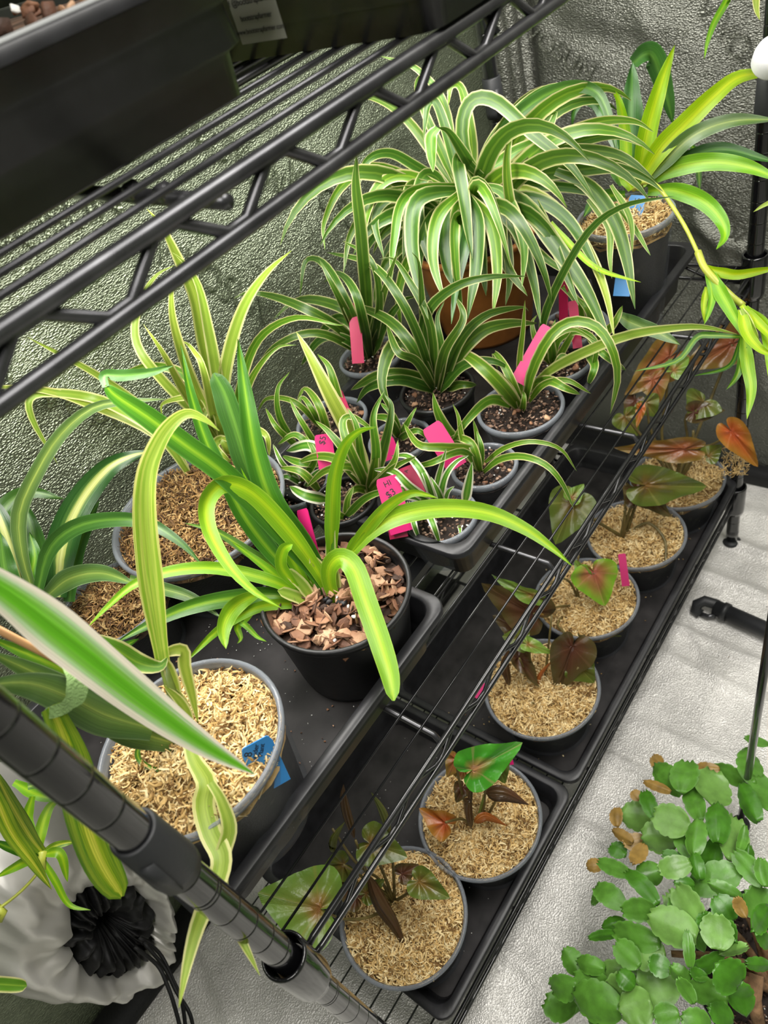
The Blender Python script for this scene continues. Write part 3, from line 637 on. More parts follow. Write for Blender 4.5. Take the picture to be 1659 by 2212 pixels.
def ltag(label, mat, top, bot, wpx, d, text=None, cat='plant tag', group=None, name='plant_tag', flip=False, dt=None, roll=0.0, cut=0.25):
    """thin plastic stake from its rounded top to where it enters the soil; top and bot in photo pixels at distance d"""
    A = atd(*bot, d); B = atd(*top, d if dt is None else dt); Yd = (B - A).normalized(); V = (CAM - B).normalized(); X = Yd.cross(V).normalized(); Nn = X.cross(Yd).normalized()
    X2 = X * math.cos(roll) + Nn * math.sin(roll); Nn = X2.cross(Yd).normalized(); X = X2
    w_ = wpx * d / F / 2 / max(.25, math.cos(roll)); L = (B - A).length
    t = thing(name, label, cat, A, group or 'plastic plant tags')
    out = [(-1, 0), (1, 0), (1, 1 - cut * w_ / L * 2), (1 - cut * .5, 1 - cut * w_ / L * .4), (1 - cut, 1), (-1 + cut, 1), (-1 + cut * .5, 1 - cut * w_ / L * .4), (-1, 1 - cut * w_ / L * 2)]
    mb = MB(); n = len(out); V1 = [A + X * a * w_ + Yd * b * L for a, b in out]
    mb.add([p + Nn * 0.0004 for p in V1] + [p - Nn * 0.0004 for p in V1], [tuple(range(n)), tuple(range(2 * n - 1, n - 1, -1))] + [(k, n + k, n + (k + 1) % n, (k + 1) % n) for k in range(n)])
    mb.build('stake', mat, t, smooth=False)
    if text:
        for s, fs, ox, oy, rot in text:
            O = A + X * w_ * ox + Yd * (L - w_ * oy) + Nn * 0.0006
            a = math.radians(rot); Xt = X * math.cos(a) + Yd * math.sin(a); Yt = Yd * math.cos(a) - X * math.sin(a)
            text_on(s, w_ * fs, 'ink', t, O, Xt, Yt, 'handwriting', 0.00006)
    return t

# ================================================================== MIDDLE SHELF
PB = TZ0 + 0.0040
# ---- A: front clear pot with moss, staked pale-striped spider plant
A, za = pot_plant('potted_spider_plant', 'pale-striped spider plant in a clear pot of tan moss, nearest the front post', 'potted plant', (407, 1603), 0.822 * K, PB, 0.0655, 'clear', 'moss', seed=11, dens=1.25, fillz=0.012)
leaf(A, 'yel', 56, [(352, 1432), (338, 1340), (322, 1220), (313, 1110), (318, 1020), (345, 950), (378, 908), (410, 893), (445, 908), (474, 931)], d=(0.46, 0.44), roll=0.1, base=0.55, n=30)
leaf(A, 'big', 98, [(-90, 1215), (20, 1285), (130, 1370), (250, 1468), (350, 1545), (450, 1615), (549, 1672)], d=(0.30, 0.405), roll=0.05, n=26, tip='point', fold=0.12)
leaf(A, 'grey', 70, [(405, 1612), (350, 1598), (270, 1570), (190, 1520), (110, 1470), (-30, 1405)], d=(0.49, 0.40), roll=0.2, n=22)
leaf(A, 'midD', 52, [(395, 1560), (330, 1540), (240, 1505), (120, 1440), (-30, 1375)], d=(0.48, 0.41), roll=-0.2, n=22)
leaf(A, 'grey', 92, [(330, 1575), (230, 1545), (150, 1505), (60, 1475), (-40, 1480)], d=(0.46, 0.37), roll=0.25, n=20)
leaf(A, 'edgeP', 52, [(405, 1590), (418, 1640), (446, 1690), (440, 1740), (455, 1800), (478, 1850), (468, 1905), (430, 1990), (405, 2080), (386, 2178)], d=(0.462, 0.385), n=30, roll=0.0)
leaf(A, 'edgeP', 36, [(455, 1690), (478, 1730), (495, 1790), (480, 1850), (478, 1920), (505, 1995), (562, 2108)], d=(0.442, 0.410), n=26, roll=0.1)
leaf(A, 'midD', 13, [(312, 1598), (297, 1625), (310, 1650), (362, 1672)], d=(0.486, 0.474), n=12)
leaf(A, 'edgeP', 30, [(340, 1425), (362, 1408), (395, 1404), (400, 1440), (415, 1500), (428, 1560)], d=(0.46, 0.47), n=18)
leaf(A, 'edge', 44, [(200, 1375), (250, 1402), (300, 1432), (345, 1440), (362, 1420)], d=(0.44, 0.458), n=16, tip='spin')
leaf(A, 'edgeP', 26, [(372, 1560), (378, 1500), (366, 1450), (352, 1424)], d=(0.475, 0.458), n=14, tip='blunt')
leaf(A, 'edgeP', 34, [(405, 1610), (402, 1570), (395, 1520), (370, 1480)], d=(0.485, 0.465), n=12)
leaf(A, 'edgeP', 24, [(415, 1570), (392, 1520), (352, 1478)], d=(0.47, 0.46), n=12)
leaf(A, 'yelD', 78, [(110, 1525), (140, 1600), (165, 1690), (190, 1790), (222, 1870), (263, 1937)], d=(0.40, 0.44), n=22, roll=0.1, tip='blunt')
stem(A, 'stemg', [atd(405, 1618, .487), atd(400, 1570, .476), atd(372, 1500, .466), atd(352, 1430, .46)], 0.0042, 0.0030)
bs = thing('bamboo_stake', 'tan bamboo cane leaning over the front pot and out of the frame at left', 'plant stake', atd(330, 1530, .48))
mb = MB(); tube(mb, [atd(395, 1612, .487), atd(300, 1520, .462), atd(150, 1440, .42), atd(-120, 1300, .35)], 0.0021, 8); mb.build('cane', 'bamboo', bs)
vt = thing('plant_tie', 'green woven plant tie looped round the bamboo cane near the front post', 'plant tie', atd(170, 1490, .405))
mb = MB(); Wd = 0.0105
mb = MB(); ribbon(mb, catmull([atd(152, 1425, .412), atd(160, 1438, .398), atd(168, 1460, .393), atd(166, 1495, .3915), atd(158, 1530, .391)], 14), 0.0115, 0.0, 0.0, 'blunt', 1.0); mb.build('strap', 'velcro', vt)
mb = MB(); ribbon(mb, catmull([atd(160, 1500, .398), atd(140, 1528, .397), atd(90, 1545, .400)], 10), 0.007, 0.0, 0.0, 'blunt', 1.0); mb.build('strap_end', 'velcro', vt)
ltag('blue plastic tag reading 8 Spider Plant inside the rim of the front clear pot', 'blue', (550, 1603), (596, 1700), 70, 0.478, [('8', 0.70, -0.62, 0.55, 60), ('Spider', 0.44, -0.22, 0.66, 60), ('Plant', 0.44, 0.16, 0.72, 60)], dt=0.462)

# ---- B: black pot with bark
B, zb = pot_plant('potted_spider_plant', 'lime-striped spider plant in the black pot filled with bark chips', 'potted plant', (722, 1270), 0.802 * K, PB, 0.0598, 'black', 'bark', seed=21, fillz=0.012, tilt=((0.66, 0.35, 0), 0.10), rb=0.80)
leaf(B, 'mid', 47, [(728, 1300), (712, 1262), (712, 1225), (735, 1205), (765, 1228), (790, 1300), (820, 1385), (842, 1460), (850, 1514)], d=(0.572, 0.50), n=28, tip='blunt', roll=0.1)
leaf(B, 'mid', 36, [(716, 1212), (716, 1120), (722, 1030), (742, 965), (775, 932), (815, 922)], d=(0.565, 0.51), n=24, base=0.6)
leaf(B, 'edge', 24, [(716, 1290), (714, 1200), (716, 1120), (728, 1050)], d=(0.572, 0.545), n=14)
leaf(B, 'mid', 45, [(748, 1208), (800, 1150), (860, 1115), (950, 1098), (1050, 1107), (1130, 1140), (1190, 1182), (1236, 1223)], d=(0.565, 0.50), n=28, roll=0.1, base=0.5)
leaf(B, 'mid', 30, [(744, 1210), (790, 1145), (835, 1095), (890, 1064), (945, 1076)], d=(0.566, 0.53), n=20)
leaf(B, 'mid', 22, [(752, 1215), (765, 1170), (800, 1140)], d=(0.57, 0.555), n=10)
leaf(B, 'midD', 50, [(720, 1285), (650, 1200), (570, 1110), (480, 1020), (400, 962), (320, 902), (250, 855), (228, 832)], d=(0.575, 0.50), n=26, roll=-0.05, tip='blunt', base=0.6)
leaf(B, 'dark', 26, [(229, 836), (226, 812), (260, 812), (320, 806), (375, 790)], d=(0.50, 0.52), n=16, roll=0.3)
leaf(B, 'midD', 58, [(712, 1285), (660, 1190), (590, 1090), (552, 980), (532, 860), (514, 732)], d=(0.575, 0.545), n=26, roll=0.05)
leaf(B, 'midD', 40, [(690, 1290), (600, 1210), (530, 1120), (488, 1040), (448, 960), (412, 850), (390, 746)], d=(0.578, 0.555), n=26)
leaf(B, 'mid', 44, [(718, 1288), (660, 1195), (600, 1120), (540, 1062), (485, 1045), (448, 1080), (450, 1140), (490, 1215), (545, 1275), (610, 1315)], d=(0.572, 0.50), n=32, roll=0.15)
leaf(B, 'mid', 30, [(676, 1308), (600, 1260), (480, 1230), (380, 1232), (295, 1260), (235, 1308), (188, 1356)], d=(0.575, 0.53), n=24)
leaf(B, 'midD', 40, [(676, 1312), (600, 1288), (500, 1293), (410, 1312), (330, 1345), (250, 1388)], d=(0.577, 0.545), n=24)
leaf(B, 'mid', 25, [(676, 1310), (610, 1304), (545, 1316), (470, 1362), (398, 1432)], d=(0.577, 0.54), n=22)
leaf(B, 'mid', 38, [(560, 1282), (520, 1300), (495, 1325), (482, 1360), (488, 1402)], d=(0.56, 0.53), n=16, tip='spin', roll=0.2)
leaf(B, 'mid', 22, [(682, 1300), (620, 1262), (560, 1215), (500, 1170)], d=(0.577, 0.565), n=16)
leaf(B, 'midD', 26, [(684, 1300), (600, 1232), (540, 1195), (470, 1150), (400, 1130)], d=(0.578, 0.57), n=16)
leaf(B, 'mid', 30, [(700, 1290), (640, 1170), (585, 1060), (553, 915)], d=(0.577, 0.56), n=20)
leaf(B, 'mid', 24, [(690, 1300), (640, 1225), (600, 1150), (560, 1090), (520, 1010)], d=(0.577, 0.562), n=18)
leaf(B, 'mid', 26, [(640, 1268), (608, 1225), (612, 1188), (632, 1176)], d=(0.565, 0.548), n=14, tip='blunt')
leaf(B, 'dark', 50, [(560, 1075), (530, 990), (505, 910), (485, 850), (462, 806)], d=(0.572, 0.55), n=18, tip='blunt', roll=0.4)
leaf(B, 'mid', 14, [(500, 1330), (530, 1350), (555, 1375), (576, 1386)], d=(0.56, 0.555), n=10)
leaf(B, 'mid', 20, [(545, 1322), (512, 1352), (520, 1378), (512, 1390)], d=(0.57, 0.56), n=10)
for a in ([(680, 1302), (650, 1262), (615, 1230)], [(722, 1290), (700, 1240), (670, 1200)], [(726, 1292), (722, 1250), (712, 1215)], [(680, 1308), (640, 1290), (600, 1275)]):
    leaf(B, 'edgeP', 26, a, d=(0.574, 0.562), n=10, tip='blunt')
ltag('bright pink blank tag leaning in the bark of the black pot', 'pink', (652, 1100), (680, 1208), 24, 0.575, roll=0.5)

# ---- C: back-left moss pot, pale leaves
Cc, zc = pot_plant('potted_spider_plant', 'tall pale-leaved spider plant in a wide clear pot of brown moss by the wall', 'potted plant', (425, 1095), 0.80 * K, PB, 0.0865, 'clear', 'mossdark', seed=31, dens=0.8, fillz=0.010)
for wd, p, h, e, mt in [
    (24, [(412, 1035), (385, 985), (320, 928), (210, 880), (110, 846), (0, 836), (-40, 850)], .09, .11, 'edgeP'),
    (26, [(415, 1035), (340, 935), (230, 870), (140, 850), (70, 856), (70, 905), (124, 1002)], .11, .06, 'edgeP'),
    (20, [(405, 1000), (330, 900), (230, 822), (130, 765), (58, 728)], .10, .14, 'edgeP'),
    (38, [(500, 962), (470, 850), (440, 740), (420, 640), (385, 560), (350, 490), (318, 452)], .16, .27, 'edgeP'),
    (34, [(494, 958), (470, 820), (452, 720), (430, 620), (400, 570), (372, 545)], .15, .24, 'edgeP'),
    (34, [(500, 960), (482, 860), (495, 760), (528, 660), (575, 590), (630, 541)], .15, .22, 'edgeP'),
    (32, [(478, 950), (430, 860), (392, 760), (372, 680), (372, 610), (385, 580)], .14, .21, 'edgeP'),
    (24, [(470, 940), (350, 820), (295, 740), (300, 660), (335, 598), (378, 572)], .13, .17, 'edgeP'),
    (26, [(470, 950), (400, 850), (350, 760), (310, 700)], .12, .18, 'edgeP'),
    (24, [(505, 960), (520, 830), (560, 730), (640, 685), (730, 702), (745, 700)], .13, .14, 'edge'),
    (22, [(508, 955), (530, 850), (560, 790), (600, 750), (640, 745)], .10, .12, 'edge'),
    (26, [(470, 940), (440, 800), (420, 760), (400, 740), (385, 745)], .12, .14, 'edgeP'),
    (20, [(480, 950), (440, 860), (400, 858), (352, 872), (350, 900)], .08, .06, 'edgeP'),
    (20, [(482, 960), (470, 900), (455, 880), (440, 900), (445, 950)], .06, .02, 'edgeP'),
    (22, [(500, 990), (480, 950), (465, 965), (500, 1000)], .03, .01, 'edgeP'),
    (20, [(510, 985), (505, 955), (478, 945)], .03, .03, 'edgeP'),
    (22, [(510, 980), (540, 930), (575, 940), (582, 985)], .05, .02, 'edgeP'),
    (26, [(475, 945), (410, 820), (330, 790), (255, 810), (240, 790)], .10, .10, 'edge')]:
    leaf(Cc, mt, wd, p, z0=zc, h=h * .95, e=e, n=24)
stem(Cc, 'stemg', [onz(500, 985, zc), onz(495, 940, zc + .02)], .006, .005)

# ---- D: dark glossy plant at left
D, zd = pot_plant('potted_dark_spider_plant', 'dark glossy strap-leaved plant in a clear pot at the left edge', 'potted plant', (242, 1298), 0.775 * K, PB, 0.0510, 'clear', 'mossdark', seed=41, fillz=0.010)
for wd, p, d, mt, rl in [
    (34, [(75, 1290), (48, 1200), (42, 1110), (80, 1020), (132, 938), (200, 882), (275, 867), (360, 862)], (.60, .58), 'grey', .1),
    (66, [(125, 1290), (135, 1180), (170, 1090), (230, 1015), (285, 985), (330, 975)], (.62, .63), 'darkW', .1),
    (38, [(80, 1285), (105, 1190), (160, 1140), (240, 1122), (320, 1130), (390, 1172), (438, 1222)], (.60, .58), 'dark', .0),
    (46, [(60, 1260), (20, 1160), (10, 1100), (60, 1064), (140, 1078)], (.62, .66), 'dark', .1),
    (58, [(50, 1290), (20, 1180), (-10, 1100), (-40, 1060)], (.60, .60), 'darkW', .0),
    (56, [(90, 1310), (80, 1200), (62, 1120), (50, 1080)], (.62, .63), 'dark', .2),
    (48, [(98, 1290), (150, 1250), (220, 1238), (292, 1262)], (.60, .57), 'grey', .1),
    (30, [(280, 1250), (345, 1270), (415, 1292), (478, 1334)], (.585, .56), 'grey', .1),
    (40, [(150, 1300), (160, 1210), (190, 1130), (215, 1080)], (.63, .65), 'dark', .3),
    (36, [(70, 1300), (66, 1250), (75, 1200), (64, 1150)], (.60, .61), 'midD', .1),
    (34, [(120, 1390), (180, 1390), (250, 1400), (300, 1380)], (.59, .56), 'midD', .1),
    (54, [(30, 1300), (10, 1230), (0, 1150)], (.57, .57), 'dark', .1)]:
    leaf(D, mt, wd, p, d=d, n=22, roll=rl)

# ---- small pots in the long tray
def small(nm, label, cpx, R, kind, rim, seed, leaves, base=None, mat='edge', fill='soil', basez=PB):
    t, fz = pot_plant('potted_spider_plant', label, 'potted plant', cpx, rim, basez, R, kind, fill, group='small striped spider plants in the long tray', seed=seed, fillz=0.007, dens=0.5)
    for it in leaves:
        wd, p, h, e = it[:4]; leaf(t, it[4] if len(it) > 4 else mat, wd, p, z0=fz, h=h, e=e, n=18)
    return t, fz
small('E1', 'smallest white-edged spider plant in the cup at the near corner of the long tray', (947, 1112), 0.0350, 'clear', 0.745 * K, 51, [
    (22, [(944, 1086), (925, 1045), (905, 1010), (880, 985), (845, 985)], .05, .04), (16, [(942, 1086), (945, 1040), (955, 1000), (964, 968)], .03, .06),
    (20, [(948, 1086), (962, 1030), (985, 998), (1012, 984)], .045, .05), (24, [(1004, 1088), (1012, 1045), (1020, 998)], .03, .055),
    (22, [(930, 1084), (885, 1050), (850, 1018), (805, 1014)], .05, .04), (20, [(932, 1086), (890, 1072), (850, 1076), (832, 1092)], .03, .02),
    (20, [(915, 1085), (935, 1130), (951, 1178)], .02, -.01), (17, [(888, 1085), (893, 1130), (908, 1170)], .02, -.01), (12, [(878, 1085), (874, 1120), (880, 1150)], .02, -.005),
    (14, [(958, 1088), (968, 1062), (982, 1050)], .015, .02), (18, [(938, 1086), (920, 1030), (900, 1000)], .04, .05), (22, [(925, 1082), (870, 1058), (820, 1050)], .03, .03), (10, [(992, 1135), (994, 1145), (994, 1160)], .005, .0), (18, [(955, 1088), (945, 1060), (930, 1030)], .03, .04)], mat='white_e')
small('E2', 'thin-leaved striped spider plant beside the big angled pink tag', (1045, 1003), 0.0315, 'clear', 0.742 * K, 52, [
    (18, [(1042, 1022), (1080, 992), (1130, 986), (1180, 1005), (1215, 1045), (1239, 1098)], .05, .0), (13, [(1040, 1005), (1090, 968), (1150, 954), (1210, 970), (1246, 1018)], .045, .01),
    (22, [(1040, 1020), (1018, 972), (960, 966), (905, 960), (872, 915)], .055, .05), (20, [(1038, 1020), (1020, 960), (985, 945), (960, 960)], .04, .02),
    (30, [(1000, 970), (968, 935), (945, 890), (935, 848)], .045, .075), (16, [(1030, 1018), (1000, 950), (990, 900), (978, 872)], .04, .07), (16, [(1035, 1000), (1032, 950), (1022, 905)], .03, .05),
    (18, [(1036, 1018), (1000, 975), (930, 1000), (880, 1010)], .05, .02), (16, [(1036, 1015), (1040, 970), (1030, 930)], .03, .04)])
small('E3', 'striped spider plant with one leaf arching far out to the right', (1123, 877), 0.0430, 'clear', 0.750 * K, 53, [
    (34, [(1124, 884), (1090, 840), (1050, 798), (1010, 768), (968, 756)], .06, .06), (26, [(1122, 882), (1095, 830), (1065, 795)], .04, .055),
    (15, [(1128, 872), (1122, 790), (1130, 710), (1134, 648)], .06, .12), (26, [(1134, 874), (1150, 800), (1190, 725), (1235, 695), (1285, 704), (1318, 745), (1334, 810), (1318, 896)], .10, .0),
    (26, [(1138, 850), (1180, 805), (1250, 765), (1350, 725), (1450, 708), (1520, 706), (1592, 722)], .075, .06, 'edgeP'), (26, [(1142, 835), (1185, 822), (1220, 838), (1254, 852)], .03, .012),
    (16, [(1142, 868), (1175, 830), (1225, 822), (1276, 850)], .03, .01), (26, [(1110, 878), (1060, 862), (1010, 905), (975, 958)], .05, .02), (20, [(1130, 884), (1118, 850), (1105, 840)], .02, .03),
    (16, [(1128, 888), (1132, 855), (1128, 845)], .02, .025), (16, [(1135, 876), (1145, 800), (1190, 735), (1240, 712), (1290, 740)], .07, .06), (20, [(1128, 880), (1095, 800), (1068, 762), (1075, 800)], .05, .03)])
small('E4', 'many-leaved striped spider plant in a black pot in front of the orange pot', (943, 838), 0.0400, 'black', 0.765 * K, 54, [
    (34, [(932, 846), (905, 770), (868, 738), (838, 765), (826, 830), (850, 900)], .07, .03), (26, [(943, 843), (905, 770), (850, 700), (790, 668), (750, 660)], .08, .07),
    (22, [(945, 845), (920, 740), (912, 660), (905, 570), (890, 545)], .09, .16), (36, [(950, 846), (985, 770), (1040, 715), (1100, 698), (1160, 698)], .075, .06),
    (26, [(950, 846), (990, 740), (1050, 680), (1125, 664), (1142, 672)], .085, .07), (30, [(940, 840), (890, 812), (820, 810), (758, 842)], .045, .02),
    (24, [(962, 838), (995, 830), (1030, 832)], .02, .01), (22, [(940, 842), (905, 730), (860, 640), (800, 570), (705, 545)], .12, .13),
    (28, [(945, 845), (915, 740), (925, 670), (985, 618), (1060, 598), (1138, 597)], .11, .12), (20, [(948, 845), (955, 760), (945, 690), (960, 650)], .07, .10),
    (24, [(955, 845), (958, 780), (952, 760), (960, 840)], .03, .01), (26, [(944, 845), (960, 760), (1000, 690), (985, 640)], .08, .10), (22, [(940, 845), (900, 780), (860, 760), (835, 700)], .07, .08),
    (26, [(948, 845), (1000, 790), (1060, 780), (1110, 800)], .05, .03), (22, [(942, 846), (930, 700), (880, 600), (850, 560), (820, 560)], .10, .14), (26, [(944, 845), (870, 820), (800, 835), (770, 870)], .04, .01)], mat='edgeD')
small('E5', 'small striped spider plant at the front edge of the long tray beside a crimson tag', (1205, 778), 0.0350, 'clear', 0.745 * K, 55, [
    (21, [(1188, 790), (1170, 710), (1208, 605), (1275, 495), (1354, 442), (1456, 424)], .13, .19, 'edgeD'), (18, [(1195, 790), (1205, 735), (1250, 715), (1288, 745), (1275, 820)], .05, .0),
    (18, [(1200, 785), (1225, 740), (1250, 700), (1262, 690)], .04, .05), (18, [(1192, 788), (1160, 740), (1150, 700), (1160, 680)], .04, .06), (16, [(1200, 795), (1215, 770), (1235, 790)], .02, .0),
    (22, [(1195, 788), (1190, 730), (1200, 690)], .04, .06), (24, [(1270, 760), (1285, 790), (1270, 832)], .03, .0)])
small('E6', 'dense spider plant with one broad upright yellow-edged leaf, behind the bark-filled pot', (740, 1078), 0.0330, 'black', 0.75 * K, 56, [
    (40, [(800, 1066), (765, 960), (715, 860), (675, 780), (640, 716)], .09, .15, 'edgeP'), (26, [(800, 1064), (812, 980), (806, 900), (830, 845)], .07, .10),
    (22, [(790, 1058), (755, 990), (712, 935), (680, 908)], .05, .07), (20, [(794, 1060), (762, 1010), (705, 1016), (662, 1052)], .05, .02), (20, [(745, 1118), (790, 1075), (840, 1060), (878, 1066)], .035, .03),
    (26, [(796, 1062), (830, 960), (845, 880), (830, 850)], .06, .09, 'edgeD'), (24, [(796, 1062), (780, 990), (770, 920), (750, 880)], .06, .09), (28, [(800, 1064), (808, 1010), (818, 960)], .04, .06),
    (26, [(798, 1064), (850, 1000), (860, 950)], .05, .07), (18, [(748, 1116), (752, 1080), (765, 1050)], .02, .03), (18, [(744, 1118), (725, 1110), (728, 1128)], .012, .0),
    (24, [(796, 1060), (740, 1000), (690, 985), (640, 1000)], .05, .03), (26, [(798, 1060), (775, 1020), (740, 1010), (715, 1060)], .04, .01), (24, [(796, 1060), (742, 930), (760, 900), (820, 940)], .08, .06),
    (22, [(800, 1060), (850, 1010), (900, 985)], .05, .05), (20, [(795, 1060), (770, 1055), (745, 1075)], .02, .01)])
small('E7', 'spider plant with thin white-edged leaves near the left wall, beside a pink price tag', (715, 905), 0.0400, 'clear', 0.755 * K, 57, [
    (18, [(640, 965), (604, 900), (600, 840), (626, 803)], .07, .10), (16, [(650, 970), (600, 925), (574, 882)], .05, .06), (28, [(744, 945), (730, 860), (712, 795), (686, 765)], .07, .10),
    (28, [(722, 1000), (670, 963), (618, 974)], .04, .02, 'white_e'), (28, [(708, 1080), (660, 1070), (625, 1050)], .02, .02, 'white_e'), (18, [(660, 1050), (690, 1018), (745, 1016)], .03, .03, 'white_e'),
    (14, [(700, 930), (640, 870), (580, 860), (555, 890)], .06, .03), (14, [(700, 930), (655, 860), (640, 900)], .05, .03), (18, [(690, 990), (640, 940), (600, 960)], .04, .03),
    (20, [(712, 950), (690, 880), (660, 840), (640, 870)], .05, .04), (20, [(700, 1000), (650, 1000), (610, 985)], .03, .02), (16, [(700, 990), (645, 900), (625, 860)], .05, .07), (20, [(690, 1060), (650, 1020), (605, 1010)], .03, .03)])
small('E8', 'spider plant with a tall straight upright leaf against the left wall, crimson tag behind it', (800, 766), 0.0385, 'clear', 0.76 * K, 58, [
    (34, [(795, 775), (790, 640), (778, 500), (768, 400), (769, 332)], .16, .30, 'edgeD'), (26, [(800, 775), (770, 690), (710, 655), (640, 650), (590, 690)], .09, .04), (24, [(798, 775), (745, 650), (700, 572), (660, 565), (648, 640)], .12, .09),
    (24, [(796, 770), (720, 700), (620, 650), (540, 632), (505, 645)], .10, .09), (26, [(800, 770), (830, 700), (870, 650), (900, 640)], .07, .08), (26, [(800, 772), (760, 700), (720, 690), (680, 740)], .07, .03),
    (22, [(802, 774), (810, 700), (840, 600), (860, 540)], .10, .17), (24, [(800, 774), (770, 640), (730, 590), (700, 610)], .11, .10), (20, [(798, 770), (690, 720), (600, 745), (545, 810)], .08, .03),
    (22, [(800, 770), (820, 650), (800, 560), (740, 520)], .12, .16), (22, [(800, 770), (740, 730), (690, 735), (650, 790)], .06, .02), (24, [(798, 772), (720, 620), (690, 560)], .10, .15)], mat='edgeD')
small('E9', 'little plant half hidden in the middle of the long tray behind the pink tags', (862, 945), 0.0330, 'clear', 0.745 * K, 59, [
    (20, [(862, 945), (840, 905), (800, 900)], .04, .03), (18, [(865, 945), (885, 905), (900, 880)], .04, .05), (20, [(862, 945), (850, 900), (822, 870)], .04, .05), (18, [(862, 948), (900, 930), (930, 950)], .03, .01)])
small('E10', 'clear cup of short leaves with two crimson tags under the hanging leaves', (1240, 700), 0.0360, 'clear', 0.755 * K, 60, [
    (20, [(1260, 715), (1245, 650), (1215, 620), (1238, 640)], .05, .05), (22, [(1265, 720), (1275, 680), (1245, 640)], .04, .05), (24, [(1290, 735), (1325, 700), (1345, 660)], .04, .05), (20, [(1270, 720), (1300, 760), (1352, 800)], .03, -.02)])
small('E11', 'small white-striped plant squeezed in the left near corner of the long tray', (640, 1045), 0.0340, 'clear', 0.745 * K, 62, [
    (16, [(648, 1040), (610, 1000), (590, 960)], .04, .05, 'white_e'), (18, [(650, 1040), (680, 990), (660, 940)], .04, .05), (16, [(650, 1045), (620, 1030), (598, 1040)], .02, .01, 'white_e')])

# ---- F: big variegated plant in the orange pot
Fp, zf = pot_plant('potted_spider_plant', 'huge cream-edged spider plant with a fountain of leaves in the orange pot', 'potted plant', (1018, 505), 0.85 * K, PB, 0.0770, 'terra', 'soil', seed=71, fillz=0.014, rb=0.72)
FC = Vector((Fp.location.x, Fp.location.y, zf))
def arch(par, mat, base, az, L, el0, droop, wd, n=18, roll=0.0, tip='point'):
    pts = [base]; el = el0; st_ = L / (n - 1); a = az
    for i in range(n - 1):
        pts.append(pts[-1] + Vector((math.cos(a) * math.cos(el), math.sin(a) * math.cos(el), math.sin(el))) * st_); el -= droop / (n - 1) * (0.5 + i / n * 1.3); el = max(el, -1.45); a += 0.01 * math.sin(i + L * 99)
    mb = MB(); ribbon(mb, pts, wd, 0.16, roll, tip, 0.55); return mb.build('leaf', mat, par), pts
rs = random.Random(5); cnt = 0
while cnt < 50:
    a = rs.uniform(0, 6.283); L = rs.uniform(0.16, 0.30)
    if math.cos(a - 1.5) > 0.3: L *= 0.62
    el = rs.uniform(0.85, 1.45); base = FC + Vector((math.cos(a), math.sin(a), 0)) * rs.uniform(.004, .025)
    dr = rs.uniform(1.6, 2.9); q = base.copy(); ok = True
    ex = base + Vector((math.cos(a), math.sin(a), 0)) * L * 0.62
    if ex.y > WB - 0.03 or ex.x > WF - 0.05: continue
    arch(Fp, rs.choice(['edgeD', 'edgeD', 'edge']), base, a, L, el, dr, rs.uniform(.014, .021), roll=rs.uniform(-.5, .5)); cnt += 1
